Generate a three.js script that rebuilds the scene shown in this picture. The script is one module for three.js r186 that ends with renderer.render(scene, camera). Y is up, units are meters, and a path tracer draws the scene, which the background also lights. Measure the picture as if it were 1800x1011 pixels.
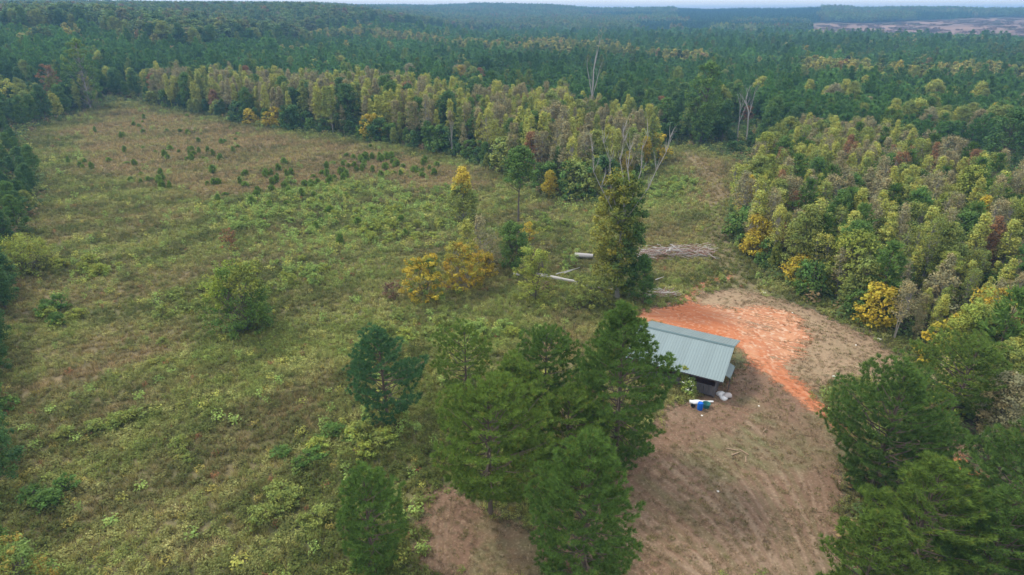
import * as THREE from 'three';
import { mergeGeometries } from 'three/addons/utils/BufferGeometryUtils.js';
import { RoundedBoxGeometry } from 'three/addons/geometries/RoundedBoxGeometry.js';

// ------------------------------------------------------------------ camera, sky, sun, exposure
const PITCH = 24.1 * Math.PI / 180, EYE = 40;
const scene = new THREE.Scene();
const camera = new THREE.PerspectiveCamera(50, 1024 / 575, 0.5, 20000);
camera.position.set(0, EYE, 0);
camera.rotation.x = -PITCH;
const SUN = new THREE.Vector3(-0.55, 0.75, -0.30).normalize();
{
  const W = 256, H = 128, d = new Float32Array(W * H * 4);
  for (let j = 0; j < H; j++) for (let i = 0; i < W; i++) {
    const el = ((j + 0.5) / H - 0.5) * Math.PI, az = ((i + 0.5) / W - 0.5) * 2 * Math.PI, y = Math.max(0, Math.sin(el));
    const veil = 0.05 * (Math.sin(az * 3 + el * 7) + Math.sin(az * 5 - el * 11 + 1.7));
    const k = 0.6 + 0.16 * y + veil * (0.3 + y), o = (j * W + i) * 4;
    d[o] = k * (0.98 - 0.04 * y); d[o + 1] = k * (0.985 - 0.02 * y); d[o + 2] = k * 1.0; d[o + 3] = 1;
  }
  const sky = new THREE.DataTexture(d, W, H, THREE.RGBAFormat, THREE.FloatType);
  sky.mapping = THREE.EquirectangularReflectionMapping; sky.magFilter = THREE.LinearFilter; sky.minFilter = THREE.LinearFilter; sky.wrapS = THREE.RepeatWrapping; sky.needsUpdate = true;
  scene.background = sky; scene.environment = sky;
  scene.backgroundIntensity = 1; scene.environmentIntensity = 1;
}
const sun = new THREE.DirectionalLight(new THREE.Color(1, 0.93, 0.8), 1.5);
sun.position.copy(SUN).multiplyScalar(400).add(new THREE.Vector3(0, 0, -150));
sun.target.position.set(0, 0, -150);
sun.castShadow = true; sun.shadow.radius = 16; sun.shadow.mapSize.set(4096, 4096);
Object.assign(sun.shadow.camera, { left: -250, right: 250, top: 250, bottom: -250, near: 1, far: 1200 });
scene.add(sun, sun.target);
scene.fog = new THREE.FogExp2(new THREE.Color(0.26, 0.56, 1.0), 0.00031);
const renderer = new THREE.WebGLRenderer({ antialias: true });
renderer.toneMapping = THREE.LinearToneMapping;
renderer.toneMappingExposure = 1.92;
renderer.shadowMap.enabled = true; renderer.shadowMap.type = THREE.PCFSoftShadowMap;

// ------------------------------------------------------------------ small helpers
const rngOf = (seed) => { let s = seed >>> 0; return () => { s = (s + 0x6d2b79f5) | 0; let t = Math.imul(s ^ (s >>> 15), 1 | s); t = (t + Math.imul(t ^ (t >>> 7), 61 | t)) ^ t; return ((t ^ (t >>> 14)) >>> 0) / 4294967296; }; };
const clamp = (x, a = 0, b = 1) => Math.min(b, Math.max(a, x));
const lerp = (a, b, t) => a + (b - a) * t;
const sstep = (a, b, x) => { const t = clamp((x - a) / (b - a)); return t * t * (3 - 2 * t); };
const PERM = new Float32Array(65536); { const r = rngOf(77); for (let i = 0; i < 65536; i++) PERM[i] = r(); }
const lat = (i, j) => PERM[((Math.imul(i, 374761) ^ Math.imul(j, 668265) ^ (i >> 3) * 71) + j * 257 + i * 31) & 65535];
function vn(x, y) {                                                    // value noise 0..1
  const i = Math.floor(x), j = Math.floor(y), u = x - i, v = y - j, s = u * u * (3 - 2 * u), t = v * v * (3 - 2 * v);
  const a = lat(i, j), b = lat(i + 1, j), c = lat(i, j + 1), d = lat(i + 1, j + 1);
  return a + (b - a) * s + (c - a + (a - b - c + d) * s) * t;
}
const fbm = (x, y, n = 4) => { let s = 0, a = 0.5, w = 0; for (let k = 0; k < n; k++) { s += a * vn(x + k * 17.3, y - k * 9.1); w += a; a *= 0.5; x *= 2.03; y *= 2.03; } return s / w; };
const used = new Map();
function numbered(n) { const k = used.get(n) ?? 0; used.set(n, k + 1); return k ? `${n}_${String(k).padStart(3, '0')}` : n; }
function tag(o, label, category, group, kind) {
  o.userData = {};
  if (label) o.userData.label = label;
  if (category) o.userData.category = category;
  if (group) o.userData.group = group;
  if (kind) o.userData.kind = kind;
  return o;
}
const shadowed = (m) => { m.castShadow = m.receiveShadow = true; return m; };
function base(name, x, y, z, turn = 0) { const g = new THREE.Group(); g.name = numbered(name); g.position.set(x, y, z); g.rotation.y = turn; scene.add(g); return g; }
function part(name, geo, mat, parent) { const m = shadowed(new THREE.Mesh(geo, mat)); m.name = name; parent.add(m); return m; }
function whole(name, geo, mat, x, y, z, turn = 0) { const m = part(numbered(name), geo, mat, scene); m.position.set(x, y, z); m.rotation.y = turn; return m; }

// ------------------------------------------------------------------ terrain
function height(x, z) {
  const d = Math.hypot(x, z), a = z < -20 ? x / -z : Math.sign(x) * 3;
  let h = 0;
  const near = 1 - sstep(300, 420, d);
  if (near > 0) h += near * ((vn(x / 55, z / 55) - 0.5) * 1.3 + (vn(x / 6 + 9, z / 6) - 0.5) * 0.34 + (vn(x / 2.1 + 40, z / 2.1) - 0.5) * 0.14);
  if (z < 0) {
    const wl = sstep(-0.1, -0.7, a), w2 = sstep(-0.0, -0.32, a);
    const hillA = 25 * wl * sstep(250, 620, d), hillB = 28 * w2 * sstep(480, 950, d);
    h += Math.max(hillA, hillB);
    const roll = sstep(320, 600, d);
    h += roll * 9 * (fbm(x / 420 + 3, z / 420, 2) - 0.5);
    const crest = 0.78 + 0.5 * (vn(a * 5.5 + 11, 2.5) - 0.4) + 0.12 * (vn(a * 17, 7.5) - 0.5);
    h = Math.max(h, 0) * (1 - sstep(1400, 2300, d)) + Math.min(h, 0) + 47 * crest * sstep(1000, 2500, d) + sstep(1300, 2000, d) * 16 * (fbm(x / 420, z / 420, 2) - 0.5);
    h -= sstep(2800, 5200, d) * 60;
  }
  return h;
}
// a point of the photograph (1800 x 1011) as a point on the ground
const F = 505.5 / Math.tan(25 * Math.PI / 180), CP = Math.cos(PITCH), SP = Math.sin(PITCH);
function at(px, py) {
  const rx = (px - 900) / F, ry = (505.5 - py) / F, dx = rx, dy = ry * CP - SP, dz = -CP - ry * SP;
  let t = 20, s = 2;
  for (let i = 0; i < 3000; i++) { if (EYE + dy * (t + s) < height(dx * (t + s), dz * (t + s))) { if (s < 0.02) break; s *= 0.5; } else { t += s; if (t > 400) s = Math.max(s, 4); if (t > 6000) break; } }
  return [dx * t, dz * t];
}
function pixel(x, y, z) { const yy = y - EYE, w = -z * CP - yy * SP; return [900 + F * x / w, 505.5 - F * (yy * CP - z * SP) / w, w]; }
function tallness(x, z, topPy) { let lo = 0, hi = 60; const g = height(x, z); for (let i = 0; i < 40; i++) { const m = (lo + hi) / 2; if (pixel(x, g + m, z)[1] > topPy) lo = m; else hi = m; } return lo; }
const toWorld = (list) => list.map(([a, b]) => at(a, b));
function inside(poly, x, z) { let c = false; for (let i = 0, j = poly.length - 1; i < poly.length; j = i++) { const [xi, zi] = poly[i], [xj, zj] = poly[j]; if (zi > z !== zj > z && x < (xj - xi) * (z - zi) / (zj - zi) + xi) c = !c; } return c; }
const along = (table, x) => { if (x <= table[0][0]) return table[0][1]; for (let i = 1; i < table.length; i++) if (x <= table[i][0]) return lerp(table[i - 1][1], table[i][1], (x - table[i - 1][0]) / (table[i][0] - table[i - 1][0])); return table[table.length - 1][1]; };

// where things are: outlines on the ground
const Z = {
  field: toWorld([[215, 178], [250, 186], [380, 207], [520, 235], [650, 252], [790, 275], [890, 312], [965, 352], [1040, 362], [1150, 300], [1185, 252], [1240, 268], [1305, 292], [1278, 395], [1300, 445], [1380, 505], [1440, 540], [1520, 580], [1600, 615], [1640, 690], [1620, 760], [1500, 800], [1440, 1040], [-180, 1040], [-70, 640], [5, 445], [60, 405], [85, 330], [40, 240], [100, 217], [185, 188]]),
  beltA: toWorld([[255, 184], [380, 206], [520, 233], [650, 250], [790, 273], [890, 309], [965, 348], [1040, 356], [1110, 318], [1175, 268], [1180, 250], [1080, 226], [950, 212], [800, 200], [600, 182], [400, 165], [270, 165]]),
  beltB: toWorld([[1303, 425], [1283, 393], [1318, 312], [1385, 268], [1450, 262], [1550, 280], [1680, 335], [1860, 395], [1900, 700], [1860, 800], [1760, 740], [1690, 700], [1655, 660], [1610, 612], [1520, 572], [1440, 535], [1380, 500], [1330, 462]]),
  leftEdge: toWorld([[-60, 265], [25, 238], [100, 213], [185, 184], [212, 174], [215, 160], [100, 165], [-60, 185]]),
  leftBank: toWorld([[-120, 245], [25, 245], [75, 325], [50, 395], [5, 440], [-60, 560], [-260, 500]]),
  rightBrush: toWorld([[1630, 655], [1700, 640], [1880, 700], [1900, 880], [1790, 815], [1725, 780], [1665, 742]]),
  leftSide: toWorld([[-260, 470], [14, 440], [16, 560], [14, 700], [6, 850], [-10, 1040], [-230, 1040], [-230, 560]]),
  backEdge: toWorld([[1075, 222], [1185, 246], [1250, 262], [1312, 288], [1400, 255], [1420, 240], [1300, 205], [1180, 195], [1075, 205]]),
  corner: toWorld([[215, 172], [250, 182], [290, 160], [300, 140], [215, 150]]),
};

// ------------------------------------------------------------------ masks painted on a plan of the near ground
const X0 = -232, X1 = 164, Z0 = -344, Z1 = -18;                          // the near ground, metres
function plan(scale, x0, x1, z0, z1, draw) {
  const w = Math.round((x1 - x0) * scale), h = Math.round((z1 - z0) * scale), c = document.createElement('canvas');
  c.width = w; c.height = h;
  const g = c.getContext('2d'); g.fillStyle = '#000'; g.fillRect(0, 0, w, h);
  const W2 = ([x, z]) => [(x - x0) * scale, (z - z0) * scale];
  const path = (pts) => { g.beginPath(); pts.forEach((p, i) => { const [a, b] = W2(p); i ? g.lineTo(a, b) : g.moveTo(a, b); }); };
  const api = {
    fill(pts, v) { path(pts); g.closePath(); const q = Math.round(v * 255); g.fillStyle = `rgb(${q},${q},${q})`; g.fill(); },
    line(pts, metres, v, alpha = 1) { path(pts); const q = Math.round(v * 255); g.strokeStyle = `rgba(${q},${q},${q},${alpha})`; g.lineWidth = metres * scale; g.lineCap = g.lineJoin = 'round'; g.stroke(); },
  };
  draw(api);
  const src = g.getImageData(0, 0, w, h).data, a = new Float32Array(w * h);
  for (let i = 0; i < a.length; i++) a[i] = src[i * 4] / 255;
  const blur = (r) => { r = Math.round(r * scale); if (r < 1) return; for (let pass = 0; pass < 2; pass++) { const b = new Float32Array(Math.max(w, h)); for (let y = 0; y < h; y++) { let s = 0; for (let x = -r; x <= r; x++) s += a[y * w + clamp(x, 0, w - 1)]; for (let x = 0; x < w; x++) { b[x] = s / (2 * r + 1); s += a[y * w + Math.min(w - 1, x + r + 1)] - a[y * w + Math.max(0, x - r)]; } for (let x = 0; x < w; x++) a[y * w + x] = b[x]; } for (let x = 0; x < w; x++) { let s = 0; for (let y = -r; y <= r; y++) s += a[clamp(y, 0, h - 1) * w + x]; for (let y = 0; y < h; y++) { b[y] = s / (2 * r + 1); s += a[Math.min(h - 1, y + r + 1) * w + x] - a[Math.max(0, y - r) * w + x]; } for (let y = 0; y < h; y++) a[y * w + x] = b[y]; } } };
  const get = (x, z) => { const u = clamp((x - x0) * scale - 0.5, 0, w - 1.001), v = clamp((z - z0) * scale - 0.5, 0, h - 1.001), i = u | 0, j = v | 0, s = u - i, t = v - j, k = j * w + i; return lerp(lerp(a[k], a[k + 1], s), lerp(a[k + w], a[k + w + 1], s), t); };
  get.blur = (r) => { blur(r); return get; };
  return get;
}
const P = toWorld;
const YARD = [[735, 1040], [741, 880], [768, 845], [800, 862], [870, 905], [960, 940], [1060, 840], [1150, 745], [1172, 712], [1262, 700], [1300, 650], [1345, 640], [1415, 690], [1465, 755], [1480, 800], [1475, 880], [1500, 1040]];
const STRAW = [[1205, 520], [1300, 505], [1420, 543], [1520, 588], [1598, 635], [1612, 672], [1560, 684], [1480, 668], [1425, 690], [1345, 645], [1300, 600]];
const CLAY = [[1105, 560], [1140, 546], [1195, 532], [1240, 536], [1300, 548], [1330, 560], [1365, 585], [1345, 610], [1330, 625], [1365, 650], [1400, 672], [1440, 708], [1478, 750], [1470, 752], [1428, 724], [1378, 686], [1350, 664], [1318, 640], [1300, 610], [1200, 590]];
const isField = plan(1, X0, X1, Z0, Z1, (g) => { g.fill(Z.field, 1); }).blur(2);
const isBare = plan(2, X0, X1, Z0, Z1, (g) => { g.fill(P(YARD), 1); g.fill(P(STRAW), 1); g.fill(P(CLAY), 1); g.line(P([[1260, 700], [1300, 740], [1380, 720]]), 5, 1); g.fill(P([[1285, 598], [1350, 640], [1305, 712], [1240, 715]]), 0.9); }).blur(1);
const isDry = plan(1, X0, X1, Z0, Z1, (g) => {
  g.fill(P([[230, 190], [380, 215], [650, 262], [800, 290], [880, 330], [780, 345], [640, 318], [480, 330], [380, 345], [260, 330], [160, 300], [120, 230]]), 0.9);
  g.fill(P([[1190, 262], [1300, 292], [1270, 390], [1210, 330]]), 0.8);
  g.fill(P([[1120, 380], [1250, 370], [1270, 425], [1130, 425]]), 0.55);
  g.line(P([[70, 700], [190, 640], [310, 590]]), 5, 0.8); g.line(P([[140, 740], [300, 670], [420, 640]]), 4, 0.6);
  g.line(P([[320, 830], [430, 760], [540, 690]]), 5, 0.65); g.line(P([[70, 900], [150, 860], [220, 820]]), 4, 0.7); g.line(P([[230, 980], [330, 930], [470, 850], [620, 760]]), 4, 0.7);
  g.line(P([[560, 480], [640, 445]]), 4, 0.5); g.line(P([[180, 470], [330, 440]]), 5, 0.5); g.fill(P([[960, 540], [1060, 560], [1010, 640], [985, 720], [950, 700]]), 0.8);
}).blur(3);
const isLush = plan(1, X0, X1, Z0, Z1, (g) => {
  g.fill(P([[540, 330], [700, 300], [770, 350], [860, 420], [800, 440], [690, 420], [600, 470], [500, 480], [470, 420], [350, 410], [360, 360]]), 1);
  g.fill(P([[1130, 320], [1210, 300], [1240, 350], [1150, 370]]), 1); g.fill(P([[640, 540], [860, 570], [900, 610], [760, 620]]), 0.7); g.fill(P([[960, 350], [1030, 365], [1020, 420], [950, 400]]), 0.5);
  g.fill(P([[560, 690], [760, 760], [740, 860], [640, 800]]), 0.6); g.fill(P([[60, 470], [190, 420], [240, 500], [110, 560]]), 0.5);
}).blur(4);
const isPath = plan(2, X0, X1, Z0, Z1, (g) => {
  g.line(P([[1195, 258], [1225, 285], [1262, 320], [1262, 380], [1265, 420], [1285, 470], [1310, 510]]), 4, 0.45);
  for (const o of [-11, 11]) { g.line(P([[1195, 258], [1225 + o * 0.4, 285], [1262 + o * 0.5, 320], [1262 + o, 380], [1262 + o, 420], [1285 + o, 470], [1300 + o, 500]]), 0.9, 1); }
  for (const o of [-10, 10]) g.line(P([[1205 + o, 545], [1215 + o, 515], [1245, 492 + o * 0.4], [1290, 486 + o * 0.4], [1330, 505]]), 0.7, 1);
  for (const o of [-9, 9]) g.line(P([[1010 + o, 640], [1000 + o, 690], [985 + o, 735]]), 0.8, 1);
  g.line(P([[870, 640], [855, 690], [800, 720]]), 0.8, 0.9);
}).blur(0.4);

// ------------------------------------------------------------------ ground: one sheet to the horizon, fine where it is near
const S8 = (c) => { c = clamp(c); return Math.round(255 * (c <= 0.0031308 ? 12.92 * c : 1.055 * Math.pow(c, 1 / 2.4) - 0.055)); };
const LUT = new Uint8Array(4096); for (let i = 0; i < 4096; i++) LUT[i] = S8(i / 4095);
const lut = (c) => LUT[c <= 0 ? 0 : c >= 1 ? 4095 : (c * 4095) | 0];
function planTexture(w, h, x0, x1, z0, z1, colour) {                    // colour(x, z, out) writes linear r, g, b, alpha
  const d = new Uint8Array(w * h * 4), o = [0, 0, 0, 1];
  for (let j = 0, k = 0; j < h; j++) { const z = z0 + (j + 0.5) / h * (z1 - z0); for (let i = 0; i < w; i++, k += 4) { colour(x0 + (i + 0.5) / w * (x1 - x0), z, o); d[k] = lut(o[0]); d[k + 1] = lut(o[1]); d[k + 2] = lut(o[2]); d[k + 3] = 255 * clamp(o[3]); } }
  const t = new THREE.DataTexture(d, w, h, THREE.RGBAFormat); t.colorSpace = THREE.SRGBColorSpace; t.magFilter = THREE.LinearFilter; t.minFilter = THREE.LinearFilter; t.needsUpdate = true;
  return t;
}
const mixTo = (o, r, g, b, t) => { o[0] += (r - o[0]) * t; o[1] += (g - o[1]) * t; o[2] += (b - o[2]) * t; };
const groundTex = planTexture(2048, 1686, X0, X1, Z0, Z1, (x, z, o) => {
  const w1 = vn(x / 3.1, z / 3.1), w2 = vn(x / 3.1 + 50, z / 3.1 + 20), xx = x + (w1 - 0.5) * 5, zz = z + (w2 - 0.5) * 5;
  const n1 = fbm((x * 0.76 - z * 0.65) / 22, (x * 0.65 + z * 0.76) / 7, 3), n2 = vn(x / 1.3 + 5, z / 1.3), n3 = vn(x / 0.42, z / 0.42 + 8);
  o[3] = 1; o[0] = 0.105; o[1] = 0.11; o[2] = 0.045;
  mixTo(o, 0.165, 0.15, 0.066, sstep(0.4, 0.62, n2) * 0.7);
  const dry = clamp(isDry(xx, zz) * 0.95 + (n1 - 0.46) * 1.7 + (n2 - 0.5) * 0.35);
  mixTo(o, 0.185, 0.135, 0.075, dry * 0.85);
  mixTo(o, 0.23, 0.175, 0.1, dry * sstep(0.62, 0.85, n3) * 0.4);
  mixTo(o, 0.15, 0.16, 0.05, isLush(xx, zz) * 0.5 * w1);
  mixTo(o, 0.22, 0.165, 0.09, isPath(x + (n2 - 0.5) * 1.6, z + (n3 - 0.5) * 1.2) * 0.65);
  const f = isField(xx, zz); if (f < 1) mixTo(o, 0.075, 0.058, 0.035, 1 - f);
  const g = 0.8 + 0.4 * n3; o[0] *= g; o[1] *= g; o[2] *= g;
});
groundTex.wrapS = groundTex.wrapT = THREE.ClampToEdgeWrapping;
function lines(a, b, step, lo, hi) { const v = []; const n = Math.round((b - a) / step); for (let i = 0; i <= n; i++) v.push(a + (b - a) * i / n); let s = step * 3, x = a; while (x > lo) { s = Math.min(s * 1.18, 70); x = Math.max(lo, x - s); v.unshift(x); } s = step * 3; x = b; while (x < hi) { s = Math.min(s * 1.18, 70); x = Math.min(hi, x + s); v.push(x); } return v; }
const GX = lines(X0, X1, 0.9, -4200, 4200), GZ = lines(Z0, Z1, 0.9, -5200, 900);
function clearcut(x, z) { const d = Math.hypot(x, z), a = x / -z; return sstep(0.41, 0.46, a + 0.06 * (vn(d / 90, a * 6) - 0.5)) * sstep(1000, 1030, d) * (1 - sstep(lerp(1700, 2200, sstep(0.5, 0.75, a)), lerp(1760, 2280, sstep(0.5, 0.75, a)), d + 160 * (vn(a * 14, 1) - 0.5))); }
function farField(x, z) { const d = Math.hypot(x, z), a = x / -z; return sstep(0.175, 0.19, a) * (1 - sstep(0.29, 0.31, a)) * sstep(1120, 1140, d) * (1 - sstep(1290, 1310, d)); }
const heights = new Map();
function sheet(gx, gz, lift, nearOnly) {
  const nx = gx.length, nz = gz.length, pos = new Float32Array(nx * nz * 3), uv = new Float32Array(nx * nz * 2), col = new Float32Array(nx * nz * 3).fill(1), nearI = [], farI = [];
  for (let j = 0; j < nz; j++) for (let i = 0; i < nx; i++) {
    const k = j * nx + i, x = gx[i], z = gz[j]; pos[k * 3] = x; pos[k * 3 + 1] = height(x, z) + lift; pos[k * 3 + 2] = z;
    uv[k * 2] = (x - X0) / (X1 - X0); uv[k * 2 + 1] = (z - Z0) / (Z1 - Z0);
    if (!nearOnly && (x < X0 - 0.1 || x > X1 + 0.1 || z < Z0 - 0.1 || z > Z1 + 0.1)) {
      const n = fbm(x / 40, z / 40, 3), c = [0.07 + 0.03 * n, 0.085 + 0.03 * n, 0.035];
      const cc = clearcut(x, z); if (cc > 0) mixTo(c, 0.24 + 0.25 * (n - 0.5), 0.145 + 0.16 * (n - 0.5), 0.11 + 0.12 * (n - 0.5), cc);
      const ff = farField(x, z); if (ff > 0) mixTo(c, 0.3, 0.24, 0.13, ff);
      col[k * 3] = c[0]; col[k * 3 + 1] = c[1]; col[k * 3 + 2] = c[2];
    }
  }
  for (let j = 0; j < nz - 1; j++) for (let i = 0; i < nx - 1; i++) { const a = j * nx + i, b = a + 1, c = a + nx, d = c + 1, near = gx[i] >= X0 - 0.1 && gx[i + 1] <= X1 + 0.1 && gz[j] >= Z0 - 0.1 && gz[j + 1] <= Z1 + 0.1; (near ? nearI : farI).push(a, c, b, b, c, d); }
  const g = new THREE.BufferGeometry();
  g.setAttribute('position', new THREE.BufferAttribute(pos, 3)); g.setAttribute('uv', new THREE.BufferAttribute(uv, 2)); g.setAttribute('color', new THREE.BufferAttribute(col, 3));
  g.setIndex(nearI.concat(farI)); g.addGroup(0, nearI.length, 0); if (farI.length) g.addGroup(nearI.length, farI.length, 1);
  g.computeVertexNormals();
  return g;
}
{
  const m0 = new THREE.MeshStandardMaterial({ map: groundTex, roughness: 1 }), m1 = new THREE.MeshStandardMaterial({ vertexColors: true, roughness: 1 });
  const g = shadowed(new THREE.Mesh(sheet(GX, GZ, 0), [m0, m1])); g.name = 'ground'; scene.add(tag(g, 'rough overgrown field and forest floor running to the far hills', null, null, 'structure'));
}
// sheets of dry mown ground and of red clay lying over it
const YX = GX.filter((x) => x >= -14 && x <= 80), YZ = GZ.filter((z) => z >= -116 && z <= -22);
const yx0 = YX[0], yx1 = YX[YX.length - 1], yz0 = YZ[0], yz1 = YZ[YZ.length - 1];
const R1 = rngOf(5), tracks = [];
for (let k = 0; k < 34; k++) { const s = k / 33, o = R1() * 14; tracks.push([lerp(1020, 1300, s) + o, lerp(885, 742, s)], [lerp(1085, 1375, s) + o, lerp(940, 800, s)], [lerp(1170, 1425, s) + o, lerp(990, 900, s)], [lerp(1260, 1470, s) + o, 1040]); }
const yardOf = plan(6, yx0, yx1, yz0, yz1, (g) => { g.fill(P(YARD), 1); g.fill(P(STRAW), 1); g.fill(P(CLAY), 1); g.line(P([[1260, 700], [1300, 740], [1380, 720]]), 5, 1); g.line(P([[1085, 560], [1150, 545]]), 4, 0.8); g.fill(P([[1640, 830], [1650, 770], [1700, 760], [1715, 800]]), 0.8); }).blur(0.9);
const trackOf = plan(12, yx0, yx1, yz0, yz1, (g) => {
  g.fill([[yx0, yz0], [yx1, yz0], [yx1, yz1], [yx0, yz1]], 0.5);
  for (let k = 0; k < tracks.length; k += 4) g.line(P(tracks.slice(k, k + 4)), 0.25 + 0.4 * R1(), R1() > 0.45 ? 0.95 : 0.05, 0.6);
  for (let k = 0; k < 9; k++) { const o = k * 9; g.line(P([[1360 + o * 0.5, 540 + o], [1470 + o * 0.3, 590 + o], [1590, 655 + o * 0.5]]), 0.2 + 0.2 * R1(), R1() > 0.4 ? 0.9 : 0.1, 0.5); }
  for (let k = 0; k < 6; k++) g.line(P([[1415 + k * 4, 800], [1425 + k * 5, 880], [1440 + k * 5, 950], [1470 + k * 5, 1040]]), 0.25, k % 2 ? 0.9 : 0.1, 0.5);
  for (let k = 0; k < 7; k++) g.line(P([[745 + k * 7, 1040], [748 + k * 7, 960], [765 + k * 5, 880]]), 0.22, k % 2 ? 0.95 : 0.1, 0.5);
  for (let k = 0; k < 5; k++) g.line(P([[1300 + k * 12, 720 + k * 10], [1370 + k * 9, 750 + k * 10], [1420, 810 + k * 12], [1425, 900]]), 0.25, k % 2 ? 0.95 : 0.15, 0.5);
for (let k = 0; k < 16; k++) { const o = k * 3 - 22; g.line(P([[1140, 556 + o * 0.2], [1225, 552 + o * 0.6], [1310, 580 + o], [1355, 640 + o], [1420, 700 + o * 0.7], [1490, 770 + o * 0.5]]), 0.14 + 0.14 * R1(), R1() > 0.5 ? 0.95 : 0.05, 0.5); g.line(P([[1330 + o, 640 + o * 0.3], [1340 + o, 600], [1320 + o, 560], [1270 + o, 545]]), 0.15, R1() > 0.5 ? 0.9 : 0.1, 0.4); }
}).blur(0.08);
const clayOf = plan(6, yx0, yx1, yz0, yz1, (g) => {
  g.fill(P(CLAY), 0.9); g.fill(P([[1255, 545], [1330, 530], [1400, 552], [1432, 600], [1405, 648], [1345, 635], [1330, 600]]), 0.74);
  g.line(P([[1330, 640], [1400, 690], [1470, 752], [1560, 800], [1640, 826], [1720, 850]]), 1.6, 1); g.line(P([[1640, 812], [1690, 822]]), 3, 1); g.line(P([[1205, 545], [1216, 515], [1245, 492], [1290, 487]]), 1.4, 0.9);
  g.line(P([[1130, 556], [1220, 548], [1330, 590], [1370, 650], [1440, 720]]), 2, 1);
  g.fill(P([[1375, 610], [1410, 605], [1425, 640], [1400, 650]]), 0.62); g.fill(P([[1255, 690], [1290, 650], [1310, 655], [1290, 690]]), 0.45);
}).blur(1.1);
const paleOf = plan(4, yx0, yx1, yz0, yz1, (g) => { g.fill(P([[1255, 540], [1330, 530], [1400, 555], [1430, 600], [1405, 650], [1375, 655], [1335, 625], [1310, 590], [1280, 560]]), 1); g.fill(P([[1120, 556], [1180, 540], [1190, 545], [1130, 562]]), 0.4); }).blur(1.6);
const strawOf = plan(4, yx0, yx1, yz0, yz1, (g) => { g.fill(P(STRAW), 1); g.fill(P([[1385, 640], [1420, 690], [1600, 675], [1560, 640]]), 1); }).blur(1.4);
const yardTex = planTexture(2048, 2048, yx0, yx1, yz0, yz1, (x, z, o) => {
  const n0 = fbm(x / 7, z / 7 + 3, 3), n1 = vn(x / 1.1, z / 1.1), n2 = vn(x / 0.33 + 7, z / 0.33), n3 = vn(x / 0.11, z / 0.11), t = trackOf(x, z) - 0.5;
  const m = yardOf(x + (n1 - 0.5) * 1.4, z + (n2 - 0.5) * 0.8);
  o[0] = 0.18; o[1] = 0.108; o[2] = 0.068;
  mixTo(o, 0.255, 0.18, 0.12, clamp(sstep(0.52, 0.75, n0) * 0.45 + Math.max(0, t) * 3));
  mixTo(o, 0.145, 0.135, 0.06, clamp(sstep(0.42, 0.28, n0) * 0.6 * (0.4 + n1) + Math.max(0, -t) * 1.5));
  mixTo(o, 0.33, 0.235, 0.145, clamp(strawOf(x + (n1 - 0.5) * 2, z) * (0.35 + 0.5 * n0 + 0.5 * n2)));
  mixTo(o, 0.3, 0.235, 0.165, sstep(0.74, 0.95, n3) * 0.5);
  mixTo(o, 0.13, 0.11, 0.06, sstep(0.72, 0.9, n2) * 0.45);
  const g = 0.82 + 0.36 * n3; o[0] *= g; o[1] *= g; o[2] *= g;
  o[3] = sstep(0.3, 0.7, m + (n2 - 0.5) * 0.5 + (n3 - 0.5) * 0.3 + (n0 - 0.5) * 0.4);
});
const clayTex = planTexture(2048, 2048, yx0, yx1, yz0, yz1, (x, z, o) => {
  const n0 = fbm(x / 5 + 9, z / 5, 3), n1 = vn(x / 0.9 + 3, z / 0.9), n2 = vn(x / 0.3, z / 0.3 + 11), n3 = vn(x / 0.1 + 1, z / 0.1), st = vn((x * 0.85 + z * 0.5) / 3.2, (x * 0.5 - z * 0.85) / 0.35), t = trackOf(x, z) - 0.5;
  const m = clayOf(x + (n1 - 0.5) * 1.5, z + (n2 - 0.5) * 0.8);
  const pl = paleOf(x + (n1 - 0.5) * 3, z + (n2 - 0.5) * 2);
  o[0] = 0.47; o[1] = 0.15; o[2] = 0.055;
  mixTo(o, 0.53, 0.265, 0.145, clamp(sstep(0.48, 0.7, n0 * 0.6 + st * 0.4) * 0.55 + pl * (0.35 + n1 * 0.75)));
  mixTo(o, 0.33, 0.105, 0.048, clamp(sstep(0.6, 0.85, st) * 0.45 + Math.max(0, -t) * 0.9)); mixTo(o, 0.56, 0.3, 0.18, clamp(Math.max(0, t) * 0.9));
  mixTo(o, 0.6, 0.44, 0.32, sstep(0.62, 0.92, n2) * (0.3 + 0.5 * pl));
  mixTo(o, 0.3, 0.13, 0.07, sstep(0.7, 0.92, n3) * 0.35);
  o[3] = 0.96 * sstep(0.26, 0.74, m + (n2 - 0.5) * 0.4 + (n3 - 0.5) * 0.3 + (n0 - 0.5) * (0.55 + 0.5 * pl) + (st - 0.5) * (0.25 + 0.35 * pl) - 0.06 * pl);
});
function yardSheet(name, tex, lift, label) {
  const g = sheet(YX, YZ, lift, true), u = g.attributes.uv, p = g.attributes.position; g.clearGroups(); g.deleteAttribute('color');
  for (let i = 0; i < u.count; i++) u.setXY(i, (p.getX(i) - yx0) / (yx1 - yx0), (p.getZ(i) - yz0) / (yz1 - yz0));
  const m = shadowed(new THREE.Mesh(g, new THREE.MeshStandardMaterial({ map: tex, transparent: true, roughness: 1 }))); m.name = name; m.castShadow = false;
  scene.add(tag(m, label, null, null, 'structure'));
}
yardSheet('dry_ground', yardTex, 0.004, 'tan mown dry ground with wheel tracks round the shed');
yardSheet('red_clay_ground', clayTex, 0.008, 'bare orange red clay behind the shed and along the drive');

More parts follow.
